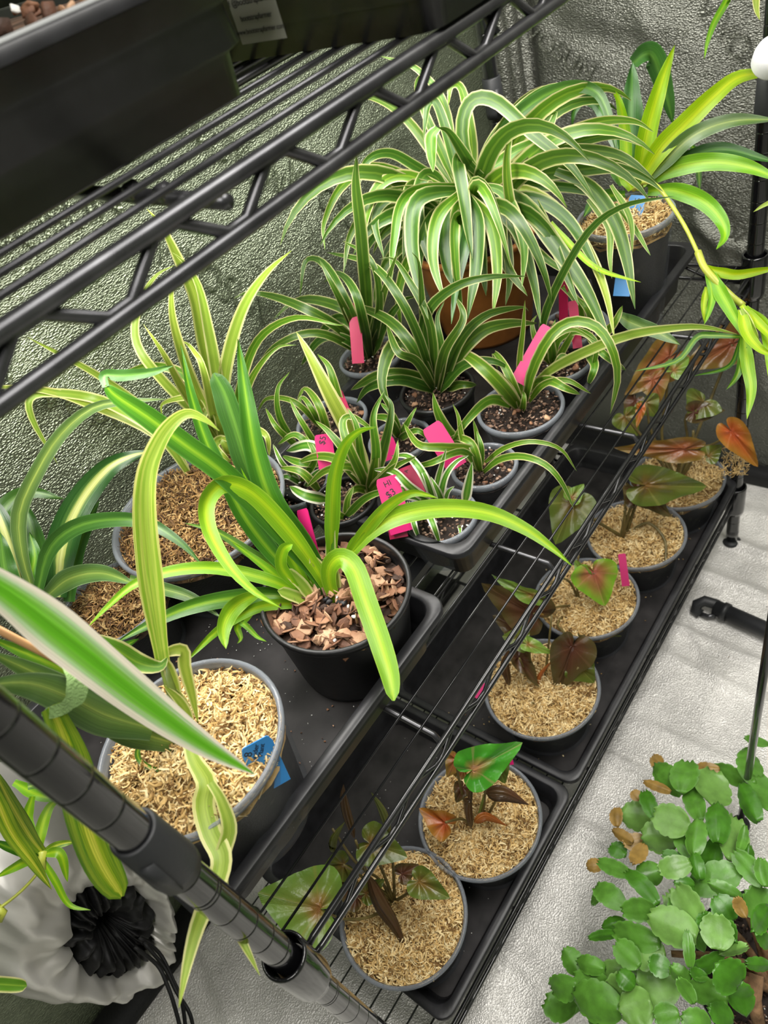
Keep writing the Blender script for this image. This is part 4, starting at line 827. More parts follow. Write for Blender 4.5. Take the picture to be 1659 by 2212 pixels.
for wd, p, d, mt in [
    (22, [(1010, 470), (1050, 330), (1100, 255), (1170, 195), (1252, 174)], (.84, .80), 'edgeD'), (30, [(1050, 400), (1075, 310), (1130, 238), (1210, 192), (1280, 193), (1312, 240), (1336, 345)], (.80, .76), 'dark'),
    (24, [(1125, 530), (1100, 430), (1094, 350), (1104, 290), (1115, 262)], (.76, .72), 'edge'), (28, [(1045, 405), (1000, 330), (970, 285), (945, 275)], (.80, .72), 'edgeD'), (28, [(946, 276), (932, 300), (936, 372)], (.72, .73), 'edge'),
    (30, [(975, 440), (945, 385), (915, 382), (902, 440), (915, 520), (950, 615)], (.80, .73), 'edgeD'), (38, [(1000, 420), (968, 430), (958, 500), (965, 580), (985, 625)], (.79, .73), 'edgeD'), (34, [(1010, 420), (990, 450), (986, 520), (1000, 600)], (.78, .74), 'edge'),
    (30, [(1030, 410), (1110, 360), (1190, 330), (1280, 325), (1352, 342), (1425, 400)], (.80, .73), 'edgeD'), (34, [(1040, 430), (1130, 385), (1220, 370), (1330, 362), (1395, 385), (1432, 414)], (.79, .72), 'edgeD'),
    (30, [(1050, 420), (1130, 340), (1220, 290), (1300, 262), (1370, 262), (1412, 285)], (.80, .74), 'edge'), (30, [(1060, 430), (1160, 340), (1240, 308), (1330, 292), (1398, 318)], (.79, .74), 'edgeD'),
    (32, [(1040, 430), (1000, 300), (1015, 222), (1070, 218), (1150, 290), (1230, 355), (1290, 440)], (.82, .72), 'edgeD'), (40, [(1010, 470), (1060, 420), (1130, 440), (1200, 530), (1262, 620), (1300, 700), (1322, 762)], (.79, .66), 'edgeD'),
    (26, [(1060, 420), (1140, 410), (1220, 470), (1275, 550), (1310, 640), (1328, 735)], (.79, .67), 'edgeP'), (34, [(1200, 370), (1270, 400), (1325, 470), (1352, 550), (1372, 668)], (.76, .69), 'edgeD'),
    (18, [(1270, 430), (1315, 490), (1318, 560), (1322, 602)], (.75, .71), 'edge'), (14, [(1330, 440), (1368, 490), (1405, 552)], (.73, .71), 'edge'), (14, [(1320, 400), (1360, 470), (1366, 548)], (.73, .71), 'edge'),
    (14, [(1190, 480), (1250, 548), (1300, 585), (1385, 610)], (.74, .68), 'lime'), (26, [(1040, 440), (1110, 500), (1180, 560), (1240, 600)], (.78, .72), 'edge'), (30, [(1050, 440), (1150, 430), (1230, 480), (1300, 600)], (.78, .70), 'edgeD'),
    (24, [(990, 420), (900, 360), (840, 330), (790, 350), (770, 420)], (.82, .76), 'edgeD'), (26, [(990, 420), (880, 380), (820, 400), (790, 470), (780, 560)], (.80, .73), 'edge'), (24, [(980, 430), (860, 420), (810, 470), (830, 560)], (.80, .74), 'edgeD'),
    (22, [(980, 400), (880, 260), (800, 210), (745, 225)], (.84, .84), 'edge'), (22, [(985, 400), (920, 250), (900, 180), (930, 150)], (.84, .82), 'edge'), (20, [(985, 400), (960, 230), (900, 150), (820, 120)], (.84, .80), 'edge'),
    (26, [(1000, 420), (1020, 330), (1000, 200), (975, 185), (968, 230)], (.84, .80), 'edge'), (24, [(1000, 420), (950, 240), (925, 225), (915, 300)], (.82, .79), 'edgeD'), (30, [(1010, 440), (1030, 480), (1040, 560), (1050, 640)], (.76, .72), 'edgeD'),
    (26, [(1020, 440), (1085, 500), (1100, 600), (1092, 660)], (.77, .71), 'edgeD'), (26, [(985, 430), (890, 400), (880, 480), (870, 560)], (.80, .74), 'edgeD'), (24, [(980, 430), (820, 360), (740, 400), (700, 480), (702, 540)], (.80, .76), 'edge'),
    (28, [(1040, 380), (1110, 330), (1170, 300), (1200, 245), (1185, 250)], (.80, .77), 'edge'), (30, [(1040, 380), (990, 340), (1000, 420), (1020, 560)], (.78, .72), 'edgeD'), (30, [(1080, 440), (1090, 560), (1140, 640)], (.76, .71), 'edgeD'),
    (26, [(1150, 420), (1210, 560), (1250, 660)], (.76, .69), 'edgeD'),
    (36, [(1000, 410), (905, 430), (890, 520), (905, 610), (925, 690)], (.77, .69), 'edgeD'), (34, [(1005, 415), (1030, 470), (1030, 570), (1010, 690)], (.76, .69), 'edgeD'),
    (30, [(1010, 420), (1060, 480), (1075, 580), (1065, 680)], (.76, .69), 'edge'), (30, [(995, 415), (945, 470), (935, 560), (960, 650)], (.76, .70), 'edge'),
    (26, [(1000, 400), (880, 420), (850, 520), (846, 610)], (.78, .71), 'edge'), (28, [(1020, 420), (1110, 490), (1150, 600), (1168, 700)], (.77, .69), 'edgeD'),
    (26, [(1005, 410), (1010, 500), (985, 620), (975, 700)], (.76, .69), 'dark'), (26, [(1030, 400), (1090, 420), (1130, 520), (1128, 620)], (.77, .70), 'edge'),
    (24, [(980, 410), (830, 420), (760, 500), (742, 590)], (.79, .74), 'edgeD'), (24, [(1050, 400), (1180, 400), (1290, 420), (1350, 480)], (.79, .73), 'edgeD')]:
    leaf(Fp, mt, wd, p, d=d, n=22)

# ---- G: lime plant in clear pot, far right
Gp, zg = pot_plant('potted_lime_spider_plant', 'broad lime-green strap-leaved plant in the tall clear pot at the far right', 'potted plant', (1350, 462), 0.86 * K, PB, 0.0505, 'clear', 'moss', seed=81, dens=0.8, rb=0.72, fillz=0.012)
for wd, p, d, mt in [
    (46, [(1375, 405), (1425, 325), (1480, 268), (1545, 205), (1600, 165), (1680, 158)], (.80, .70), 'lime'), (38, [(1385, 402), (1440, 345), (1500, 292), (1580, 262), (1680, 258)], (.80, .70), 'grey'),
    (30, [(1400, 400), (1480, 345), (1560, 322), (1680, 352)], (.80, .72), 'dark'), (40, [(1395, 395), (1465, 362), (1545, 350), (1620, 362), (1690, 392)], (.80, .70), 'mid'),
    (38, [(1400, 412), (1460, 412), (1520, 435), (1558, 475), (1566, 510), (1548, 538)], (.80, .72), 'mid'), (56, [(1368, 400), (1362, 300), (1364, 210), (1366, 135)], (.82, .80), 'dark'),
    (46, [(1366, 138), (1392, 118), (1412, 125), (1436, 195), (1454, 268)], (.80, .84), 'dark'), (42, [(1378, 395), (1400, 280), (1425, 190), (1457, 98)], (.81, .76), 'lime'),
    (26, [(1352, 385), (1352, 300), (1338, 220), (1318, 188)], (.80, .78), 'lime'), (30, [(1340, 330), (1300, 235), (1262, 215), (1240, 240), (1236, 275)], (.84, .88), 'dark'),
    (16, [(1490, 308), (1506, 340), (1512, 414)], (.80, .80), 'midD'), (26, [(1345, 400), (1320, 350), (1300, 330)], (.81, .82), 'midD'), (34, [(1372, 410), (1390, 380), (1402, 350)], (.80, .79), 'lime'),
    (30, [(1365, 410), (1350, 370), (1345, 330)], (.80, .80), 'lime'), (28, [(1350, 420), (1290, 430), (1260, 470)], (.80, .78), 'midD')]:
    leaf(Gp, mt, wd, p, d=d, n=22)
run = [(1368, 410), (1390, 395), (1415, 398), (1445, 435), (1480, 490), (1510, 552)]
stem(Gp, 'stolon', catmull([atd(u, v, .80 - .02 * i) for i, (u, v) in enumerate(run)], 24), 0.0022, 0.0020, 'runner', 8)
stem(Gp, 'stolon', catmull([atd(u, v, .70 - .008 * i) for i, (u, v) in enumerate([(1508, 545), (1520, 575), (1540, 600), (1580, 640), (1606, 660)])], 14), 0.0036, 0.003, 'runner', 8)
for wd, p, d, mt in [
    (22, [(1528, 578), (1560, 588), (1600, 592), (1690, 575)], (.69, .64), 'lime'), (10, [(1535, 588), (1570, 598), (1606, 602)], (.69, .67), 'lime'), (18, [(1525, 580), (1538, 630), (1532, 670), (1520, 702)], (.69, .67), 'mid'),
    (14, [(1526, 620), (1520, 660), (1523, 700)], (.685, .68), 'lime'), (30, [(1540, 595), (1562, 640), (1590, 690), (1606, 730)], (.685, .65), 'mid'), (28, [(1606, 720), (1614, 790), (1622, 840), (1614, 905)], (.655, .63), 'mid'),
    (18, [(1604, 725), (1602, 775), (1590, 815), (1568, 842)], (.655, .64), 'midD'), (20, [(1602, 660), (1630, 690), (1665, 725), (1700, 760)], (.66, .62), 'lime'), (26, [(1602, 668), (1615, 720), (1645, 755), (1680, 770)], (.658, .62), 'lime'),
    (24, [(1610, 665), (1650, 700), (1662, 760), (1668, 850)], (.655, .62), 'lime'), (18, [(1602, 668), (1620, 700), (1640, 735)], (.656, .64), 'edgeP'), (14, [(1606, 728), (1540, 725), (1505, 730), (1462, 780), (1370, 802)], (.66, .68), 'midD'),
    (10, [(1600, 730), (1575, 790), (1500, 812)], (.66, .68), 'midD'), (34, [(1335, 680), (1370, 700), (1420, 718), (1470, 745)], (.73, .68), 'grey')]:
    leaf(Gp, mt, wd, p, d=d, n=18)
ltag('blue plastic tag with black numbers in the tall clear pot at the far right', 'blue', (1378, 422), (1364, 500), 34, 0.775, [('10', 0.85, 0.0, 0.75, 0)])
mb = MB(); tagt = ltag('teal tag pressed against the inside of the tall clear pot at the far right', 'blue', (1352, 560), (1342, 640), 34, 0.79)

# ---- tags in the long tray
P = 'pink'; Rr = 'red'
ltag('crimson tag standing behind the tall upright leaf near the left wall', Rr, (764, 655), (774, 785), 26, .775)
ltag('narrow crimson tag between the striped leaves, right of the broad upright leaf', Rr, (728, 845), (752, 905), 22, .715)
ltag('pink tag handwritten $5 at the left of the striped plants', P, (697, 938), (708, 1012), 38, .69, [('$5', 1.0, -.1, .7, 70)])
ltag('pink tag corner showing between leaves in the middle of the long tray', P, (828, 945), (846, 992), 40, .70)
ltag('big angled pink tag stuck beside the thin-leaved plant', P, (930, 918), (988, 1010), 46, .672)
ltag('crimson tag with a black letter behind the smallest plant', Rr, (876, 1008), (902, 1072), 40, .655, [('A', .6, -.1, .5, 60)])
ltag('pink tag handwritten $3 HI beside the smallest plant', P, (834, 1030), (868, 1150), 50, .64, [('$3', .85, 0, 1.5, 20), ('HI', .7, -.05, .6, 10)])
ltag('dark crimson tag wedged low between the smallest pot and the black pot', Rr, (850, 1100), (862, 1162), 40, .645)
ltag('long pink tag leaning in the front pot with the far-reaching leaf', P, (1186, 706), (1118, 826), 34, .71)
ltag('crimson upright tag in the far clear cup', Rr, (1237, 650), (1248, 752), 20, .745)
ltag('crimson tag seen edge-on in the far clear cup', Rr, (1216, 590), (1218, 700), 18, .77, roll=1.2)

# ================================================================== BOTTOM SHELF: syngoniums
SB = BZ0 + 0.0040
def heart(par, mat, att, tipp, wpx, d, dt=None, cup=0.25, roll=0.0, lobes=1.0, seed=0, name='leaf'):
    A_ = atd(*att, d); B_ = atd(*tipp, d if dt is None else dt); Yd = B_ - A_; L = Yd.length; Yd.normalize()
    V = (CAM - A_).normalized(); X = Yd.cross(V).normalized(); N = X.cross(Yd).normalized()
    X2 = X * math.cos(roll) + N * math.sin(roll); N = X2.cross(Yd).normalized(); X = X2
    if N.dot(V) < 0: N = -N
    W_ = wpx * d / F / 2 / max(.4, math.cos(roll)); rings = 7; seg = 40
    prof = [(0, 1.0), (8, .93), (20, .80), (35, .72), (55, .70), (75, .76), (95, .80), (115, .74), (135, .64), (152, .54), (165, .42), (174, .22), (180, .06)]
    ws = W_ / 0.80 / 1.0; vs = [A_]; uvs = [(0, 0)]
    def rad(dg):
        for (a, r), (b, q) in zip(prof, prof[1:]):
            if a <= dg <= b: return r + (q - r) * (dg - a) / (b - a)
    for i in range(1, rings + 1):
        for k in range(seg):
            th = 2 * math.pi * k / seg; dg = abs(math.degrees(th)); dg = 360 - dg if dg > 180 else dg
            r = rad(dg) * i / rings; x = r * math.sin(th); y = r * math.cos(th)
            yy = y * (L if y > 0 else L * .62 * lobes); xx = x * ws
            h = cup * (abs(x) ** 1.3) * W_ - 0.30 * cup * L * max(0, y) ** 2 + 0.035 * L * math.sin(k * 1.05 + seed) * (i / rings) + 0.03 * L * noise.noise(Vector((x * 4 + seed, y * 4, 0)))
            vs.append(A_ + X * xx + Yd * yy + N * h); uvs.append((k / seg, i / rings))
    fs = [(0, 1 + k, 1 + (k + 1) % seg) for k in range(seg)]
    for i in range(rings - 1):
        for k in range(seg): a = 1 + i * seg + k; b = 1 + i * seg + (k + 1) % seg; fs.append((a, a + seg, b + seg, b))
    mb = MB(); mb.add(vs, fs, uvs); return mb.build(name, mat, par)
def petiole(par, pts, d0, d1, r=0.0016, mat='stem'):
    n = len(pts); return stem(par, mat, catmull([atd(u, v, d0 + (d1 - d0) * i / (n - 1)) for i, (u, v) in enumerate(pts)], 14), r * 1.2, r * .8, 'petiole')
def spindle(par, mat, pts, wpx, d0, d1):
    n = 14; P_ = catmull([atd(u, v, d0 + (d1 - d0) * i / (len(pts) - 1)) for i, (u, v) in enumerate(pts)], n); vs = []; fs = []
    mb = MB(); R_ = wpx * d0 / F / 2; m = 8
    for i, p in enumerate(P_):
        s = i / (n - 1); T = (P_[min(i + 1, n - 1)] - P_[max(i - 1, 0)]).normalized(); A_, B_ = frame(T); rr = R_ * max(.06, math.sin(math.pi * min(1, s ** .7 * .95 + .04))) 
        for k in range(m):
            a = 2 * math.pi * k / m; q = 1 if k else 1.5; vs.append(p + (A_ * math.cos(a) + B_ * math.sin(a)) * rr * q)
    for i in range(n - 1):
        for k in range(m): j = (k + 1) % m; fs.append((i * m + k, i * m + j, (i + 1) * m + j, (i + 1) * m + k))
    mb.add(vs, fs, [(k % m / m, .6) for k in range(n * m)]); return mb.build('rolled_leaf', mat, par)
def syng(label, c, R, seed, rimz=0.262, dens=1.0):
    return pot_plant('potted_arrowhead_plant', label, 'potted plant', c, rimz * K, SB, R, 'clear', 'moss', group='arrowhead plants on the bottom shelf', seed=seed, fillz=0.009, dens=dens, rb=0.78)[0]
S1 = syng('arrowhead plant with a big light green leaf at its left, nearest bottom pot', (868, 1973), 0.0690, 101, dens=1.15)
heart(S1, 'hg', (690, 1962), (556, 1930), 175, .70, cup=.15, roll=.1)
heart(S1, 'ho', (800, 1822), (880, 1852), 92, .73, .72, seed=1); heart(S1, 'ho', (905, 1905), (972, 1940), 66, .72, .71, cup=.5, seed=2); heart(S1, 'hb', (868, 1888), (905, 1868), 44, .73, cup=.4, seed=3)
heart(S1, 'ho', (742, 1868), (690, 1885), 66, .745, seed=4, roll=.4); heart(S1, 'hb', (770, 1938), (720, 1900), 60, .75, seed=5)
heart(S1, 'ho', (790, 1930), (830, 1900), 50, .75, seed=8)
spindle(S1, 'hb', [(798, 1892), (825, 1950), (855, 2000), (880, 2056)], 26, .74, .75); spindle(S1, 'hb', [(765, 1810), (745, 1740), (742, 1695)], 20, .73, .70); spindle(S1, 'ho', [(842, 1800), (825, 1750), (802, 1712)], 18, .73, .70)
spindle(S1, 'ho', [(718, 1842), (722, 1810), (745, 1775)], 18, .74, .72)
for p in ([(848, 1950), (800, 1980), (740, 1985), (692, 1964)], [(850, 1945), (830, 1890), (802, 1824)], [(855, 1945), (880, 1930), (905, 1906)], [(848, 1940), (800, 1900), (768, 1815)], [(852, 1945), (850, 1880), (842, 1800)], [(845, 1945), (790, 1900), (742, 1868)], [(850, 1950), (820, 1900), (770, 1865), (718, 1790)]):
    petiole(S1, p, .775, .725)
S2 = syng('arrowhead plant with a bright green arrow leaf on top, second pot on the bottom shelf', (1034, 1762), 0.0695, 102, dens=1.1)
heart(S2, 'hgb', (1022, 1662), (1128, 1606), 96, .745, .73, cup=.2, roll=-.2, lobes=.9); heart(S2, 'ho', (1070, 1640), (1092, 1694), 64, .765, seed=1); heart(S2, 'hc', (985, 1640), (965, 1680), 46, .79, seed=2); heart(S2, 'hr', (962, 1778), (905, 1752), 62, .79, .79, cup=.6, seed=3, roll=.5)
heart(S2, 'hc', (1000, 1660), (960, 1632), 50, .80, seed=4); spindle(S2, 'hb', [(1050, 1712), (1090, 1712), (1142, 1738)], 30, .77, .76); spindle(S2, 'hr', [(1024, 1776), (1050, 1762), (1096, 1784)], 17, .79, .79)
spindle(S2, 'hb', [(1018, 1790), (1012, 1740), (1022, 1690)], 17, .79, .76); heart(S2, 'hb', (1000, 1700), (985, 1735), 40, .79, seed=6)
for p in ([(1028, 1795), (1045, 1740), (1050, 1668)], [(1024, 1795), (1012, 1740), (1020, 1690)], [(1026, 1795), (1000, 1770), (963, 1776)], [(1032, 1792), (1060, 1750), (1078, 1715)], [(1026, 1795), (1000, 1720), (985, 1650)], [(1030, 1795), (1040, 1740), (1068, 1660)]):
    petiole(S2, p, .825, .76, mat=random.choice(['stem', 'stemg']))
S3 = syng('arrowhead plant with dark glossy brown leaves in the third pot of the bottom shelf', (1168, 1482), 0.0715, 103)
heart(S3, 'hb', (1236, 1398), (1204, 1500), 96, .88, .90, cup=.5, roll=.3); heart(S3, 'ho', (1250, 1440), (1284, 1476), 70, .89, seed=1, roll=-.3); heart(S3, 'hb', (1120, 1420), (1168, 1484), 44, .90, seed=2, roll=.5); heart(S3, 'hb', (1150, 1518), (1100, 1530), 40, .91, seed=3)
heart(S3, 'hg', (1140, 1392), (1196, 1410), 34, .88, seed=4, roll=.4); heart(S3, 'hb', (1205, 1545), (1232, 1588), 36, .92, seed=5); spindle(S3, 'hb', [(1180, 1520), (1195, 1555), (1205, 1580)], 24, .91, .92); spindle(S3, 'ho', [(1190, 1500), (1210, 1530), (1236, 1560)], 18, .91, .92)
heart(S3, 'ho', (1130, 1380), (1085, 1375), 60, .89, seed=7); spindle(S3, 'hb', [(1100, 1480), (1092, 1440), (1100, 1400)], 18, .91, .88); spindle(S3, 'hr', [(1160, 1500), (1165, 1460), (1200, 1420)], 9, .92, .9)
for p in ([(1175, 1520), (1200, 1450), (1236, 1400)], [(1170, 1520), (1140, 1460), (1122, 1422)], [(1172, 1520), (1180, 1440), (1192, 1330)], [(1178, 1522), (1215, 1480), (1250, 1442)], [(1170, 1520), (1160, 1520), (1150, 1518)], [(1172, 1518), (1150, 1450), (1142, 1395)]):
    petiole(S3, p, .945, .885)
S4 = syng('arrowhead plant with a pink-centred heart leaf and an upright pink tag', (1265, 1288), 0.0690, 104, dens=.85)
heart(S4, 'hp', (1282, 1236), (1308, 1310), 102, .945, .95, cup=.15, roll=.1); heart(S4, 'hb', (1150, 1325), (1042, 1265), 100, .95, .93, cup=.3, roll=.3); heart(S4, 'hg', (1150, 1285), (1060, 1250), 34, .93, cup=.6, roll=.6); heart(S4, 'hc', (1152, 1300), (1175, 1330), 40, .95, seed=2)
spindle(S4, 'ho', [(1232, 1378), (1270, 1370), (1342, 1374)], 20, .97, .96); heart(S4, 'hg', (1262, 1240), (1240, 1210), 34, .95, seed=3, roll=.5); heart(S4, 'hb', (1120, 1360), (1065, 1330), 60, .96, seed=4)
for p in ([(1262, 1310), (1270, 1270), (1282, 1238)], [(1255, 1310), (1210, 1310), (1152, 1326)], [(1258, 1312), (1220, 1250), (1150, 1286)], [(1250, 1312), (1205, 1345), (1232, 1378)], [(1256, 1312), (1245, 1260), (1250, 1200)]):
    petiole(S4, p, 1.0, .945)
S5 = syng('arrowhead plant with broad olive leaves, between the pink-centred and the farthest copper one', (1373, 1150), 0.0680, 105, dens=.8)
heart(S5, 'ho', (1238, 1085), (1200, 1176), 104, 1.0, 1.0, cup=.2); heart(S5, 'hg', (1235, 1075), (1262, 1045), 40, .99, seed=1); heart(S5, 'ho', (1395, 1048), (1530, 1052), 92, .98, .98, cup=.2, roll=-.2); heart(S5, 'hb', (1378, 1058), (1454, 1116), 62, 1.0, 1.0, seed=2, roll=.4)
heart(S5, 'hb', (1372, 1080), (1345, 1040), 44, 1.0, seed=5)
for p in ([(1345, 1165), (1358, 1110), (1378, 1058)], [(1350, 1165), (1370, 1100), (1396, 1048)], [(1345, 1160), (1280, 1120), (1240, 1086)], [(1345, 1165), (1348, 1140), (1350, 1100)], [(1360, 1150), (1400, 1130), (1435, 1165), (1438, 1218)], [(1340, 1165), (1350, 1110), (1350, 1060)]):
    petiole(S5, p, 1.05, 1.0, .0022)
S6 = syng('copper arrowhead plant with an orange leaf hanging over the far tray corner', (1462, 1030), 0.0670, 106, dens=.7)
heart(S6, 'hc', (1478, 970), (1326, 972), 56, .98, 1.0, cup=.4, roll=.3); heart(S6, 'hr', (1580, 932), (1640, 1012), 60, .98, .98, cup=.6); heart(S6, 'ho', (1520, 868), (1490, 906), 84, 1.0, seed=1); heart(S6, 'hb', (1500, 890), (1568, 886), 50, 1.0, seed=2)
heart(S6, 'ho', (1395, 870), (1418, 900), 60, 1.02, seed=3); heart(S6, 'ho', (1350, 900), (1378, 942), 60, 1.03, seed=4); heart(S6, 'hc', (1445, 772), (1352, 852), 96, 1.03, 1.02, cup=.2, roll=.2); heart(S6, 'hc', (1582, 742), (1470, 800), 92, 1.0, 1.01, cup=.3)
heart(S6, 'hb', (1372, 865), (1352, 905), 50, 1.03, seed=7); heart(S6, 'hr', (1385, 880), (1375, 925), 22, 1.02, seed=8); heart(S6, 'hc', (1410, 820), (1425, 870), 70, 1.02, seed=9); heart(S6, 'ho', (1530, 985), (1560, 960), 44, 1.0, seed=10)
heart(S6, 'hg', (1455, 800), (1490, 770), 50, 1.0, seed=11)
for p in ([(1470, 1035), (1500, 975), (1540, 960), (1580, 935)], [(1462, 1040), (1485, 960), (1482, 900), (1518, 870)], [(1460, 1038), (1470, 990), (1478, 970)], [(1455, 1038), (1400, 960), (1352, 900)], [(1460, 1038), (1430, 950), (1440, 850), (1446, 775)], [(1465, 1036), (1520, 900), (1560, 800), (1582, 744)], [(1458, 1038), (1410, 940), (1396, 872)], [(1462, 1040), (1492, 1000), (1498, 930)]):
    petiole(S6, p, 1.08, 1.0, .0022)
mc = thing('moss_clump', 'tan clump of dried moss dangling over the rim of the farthest bottom pot', 'moss', atd(1540, 1010, 1.02))
mb = MB(); rs = random.Random(9)
for u, v in [(1500, 1030), (1520, 1035), (1545, 1022), (1560, 1020), (1575, 1000), (1585, 985), (1598, 1005), (1578, 968), (1592, 1018), (1528, 1020), (1508, 1045), (1600, 995)]:
    for k in range(26):
        p = atd(u + rs.gauss(0, 7), v + rs.gauss(0, 7), 1.01 + rs.gauss(0, .004)); q = p + Vector((rs.gauss(0, .006), rs.gauss(0, .006), rs.gauss(0, .005))); tube(mb, [p, (p + q) / 2 + Vector((0, 0, rs.gauss(0, .002))), q], .0005, 4, rnd=rs.uniform(.3, .8))
mb.build('fibres', 'moss', mc)
ltag('pink tag lying flat on the moss at the front of the nearest bottom pot', P, (912, 2112), (834, 2118), 20, .785)
ltag('pink tag edge behind the bright green arrow leaf', P, (1096, 1612), (1104, 1652), 12, .80)
ltag('pink tag tip showing through the shelf wires at the third bottom pot', P, (1050, 1478), (1032, 1510), 16, .89)
ltag('pink upright tag in the fourth bottom pot', P, (1343, 1196), (1352, 1266), 16, .97)

# ================================================================== hanging plantlets and top right leaves
H = thing('hanging_spider_plantlet', 'small yellow-streaked spider plantlet hanging on a runner at lower left, left of the front post', 'plant', atd(92, 1850, .55))
for wd, p, d, mt in [
    (34, [(90, 1840), (60, 1800), (20, 1730), (-20, 1650)], (.55, .50), 'yelD'), (36, [(-20, 1690), (20, 1790), (70, 1860), (112, 1922)], (.50, .53), 'yelD'), (16, [(88, 1850), (120, 1905), (150, 1955), (196, 1966)], (.55, .55), 'mid'),
    (18, [(90, 1845), (125, 1825), (165, 1818)], (.55, .56), 'yelD'), (22, [(92, 1845), (130, 1845), (146, 1905)], (.55, .55), 'mid'), (22, [(88, 1845), (40, 1868), (-10, 1896)], (.55, .52), 'mid'), (24, [(88, 1842), (40, 1838), (-20, 1815)], (.55, .52), 'midD'),
    (26, [(85, 1835), (90, 1790), (110, 1740), (140, 1725)], (.56, .58), 'mid'), (24, [(60, 1700), (100, 1690), (150, 1700)], (.56, .57), 'midD'), (26, [(30, 1690), (90, 1720), (150, 1722)], (.57, .58), 'mid'), (22, [(70, 1720), (60, 1770), (85, 1835)], (.56, .555), 'mid')]:
    leaf(H, mt, wd, p, d=d, n=18)
stem(H, 'stolon', catmull([atd(92, 1852, .55), atd(85, 1880, .55), atd(40, 1930, .54), atd(-40, 1990, .52)], 14), .0012, .0012, 'runner')
stem(H, 'stolon', [atd(92, 1838, .55), atd(90, 1860, .55), atd(96, 1885, .55)], .0040, .0026, 'crown')
stem(H, 'stolon', [atd(-10, 1960, .53), atd(8, 1972, .53), atd(0, 1990, .53)], .0036, .0020, 'bud')
H2 = thing('stray_leaf', 'cream-edged leaf tip poking in at the left edge near the bottom', 'leaf', atd(0, 2128, .50))
leaf(H2, 'edge', 30, [(-70, 2124), (-20, 2125), (30, 2128), (58, 2130)], d=(.48, .50), n=12, tip='blunt')
H3 = thing('hanging_spider_plantlet', 'thin striped leaves hanging in from above at the top right corner', 'plant', atd(1600, -30, .70))
leaf(H3, 'mid', 16, [(1590, -40), (1566, 8), (1542, 50), (1528, 90), (1521, 128)], d=(.70, .68), n=16); leaf(H3, 'edgeP', 18, [(1630, -50), (1632, -10), (1634, 20), (1641, 44)], d=(.69, .68), n=12); leaf(H3, 'mid', 16, [(1600, -50), (1590, -20), (1572, 2)], d=(.70, .69), n=10)
H4 = thing('stray_leaf', 'dry yellow leaf tip crossing the far post', 'leaf', atd(1660, 440, .66)); leaf(H4, 'yel', 10, [(1690, 430), (1655, 441), (1627, 458)], d=(.65, .67), n=8)
# white knob on the far post
wk = thing('white_knob', 'round white plastic knob fixed to the far front post at the right edge', 'knob', ony(1658, 122, -0.016))
p0 = ony(1672, 118, -0.018); mb = MB(); lathe(mb, [(0, 0.010), (0.012, 0.0095), (0.0165, 0.006), (0.018, 0.0), (0.018, -0.010), (0.016, -0.014), (0, -0.014)], (0, 0, 0), 32)
Rm = Matrix.Rotation(math.radians(-35), 3, 'Y') @ Matrix.Rotation(math.radians(20), 3, 'X'); mb.v = [tuple(Rm @ Vector(v) + p0) for v in mb.v]; mb.build('cap', 'white', wk)
mb = MB(); tube(mb, [p0 + Vector((.004, .002, -.005)), Vector((XL + .002, -.008, p0.z - .02))], .005, 10); mb.build('bracket', 'white', wk)

# ================================================================== FLOOR OBJECTS
tb = thing('black_tube', 'black tube with a hooked end lying on the silver floor at right', 'tube', onz(1510, 1305, 0))
rt = .0125; a = onz(1545, 1312, rt + .002); b = onz(1900, 1470, rt + .002)
mb = MB(); tube(mb, [a, (a + b) / 2, b], rt, 24); mb.build('pipe', 'clip', tb)
mb = MB(); e0 = a - (b - a).normalized() * .004; tube(mb, [onz(1512, 1326, .006), onz(1503, 1318, .010), onz(1506, 1305, .018), onz(1522, 1298, .022), onz(1548, 1306, .018), onz(1560, 1315, rt)], .0085, 16); mb.build('hooked_end', 'clip', tb)
mb = MB(); u_ = (b - a).normalized(); tube(mb, [a + u_ * .012, a + u_ * .020], rt + .002, 24); mb.build('ring', 'clip', tb)
mb = MB(); tube(mb, [onz(1512, 1326, .006), onz(1530, 1332, .008), onz(1545, 1330, .010)], .004, 8); mb.build('hook_tip', 'rodg', tb)
sd = thing('plant_stand', 'slim black metal plant stand leg at the right edge behind the green cactus', 'plant stand', onz(1600, 1780, 0))
L0 = onz(1600, 1778, .006); mb = MB(); tube(mb, [L0, L0 + Vector((0, 0, .62))], .0042, 12); mb.build('leg', 'rod', sd)
mb = MB(); lathe(mb, [(0, .010), (.009, .009), (.011, .004), (.011, 0), (0, 0)], (L0.x, L0.y, .001), 20); mb.build('foot', 'clip', sd)
L1 = L0 + Vector((.12, -.22, 0)); mb = MB(); tube(mb, [L1, L1 + Vector((0, 0, .62))], .0042, 12); mb.build('leg', 'rod', sd)
mb = MB(); tube(mb, [L0 + Vector((0, 0, .62)), L1 + Vector((0, 0, .62))], .0042, 10); mb.build('top_bar', 'rod', sd)

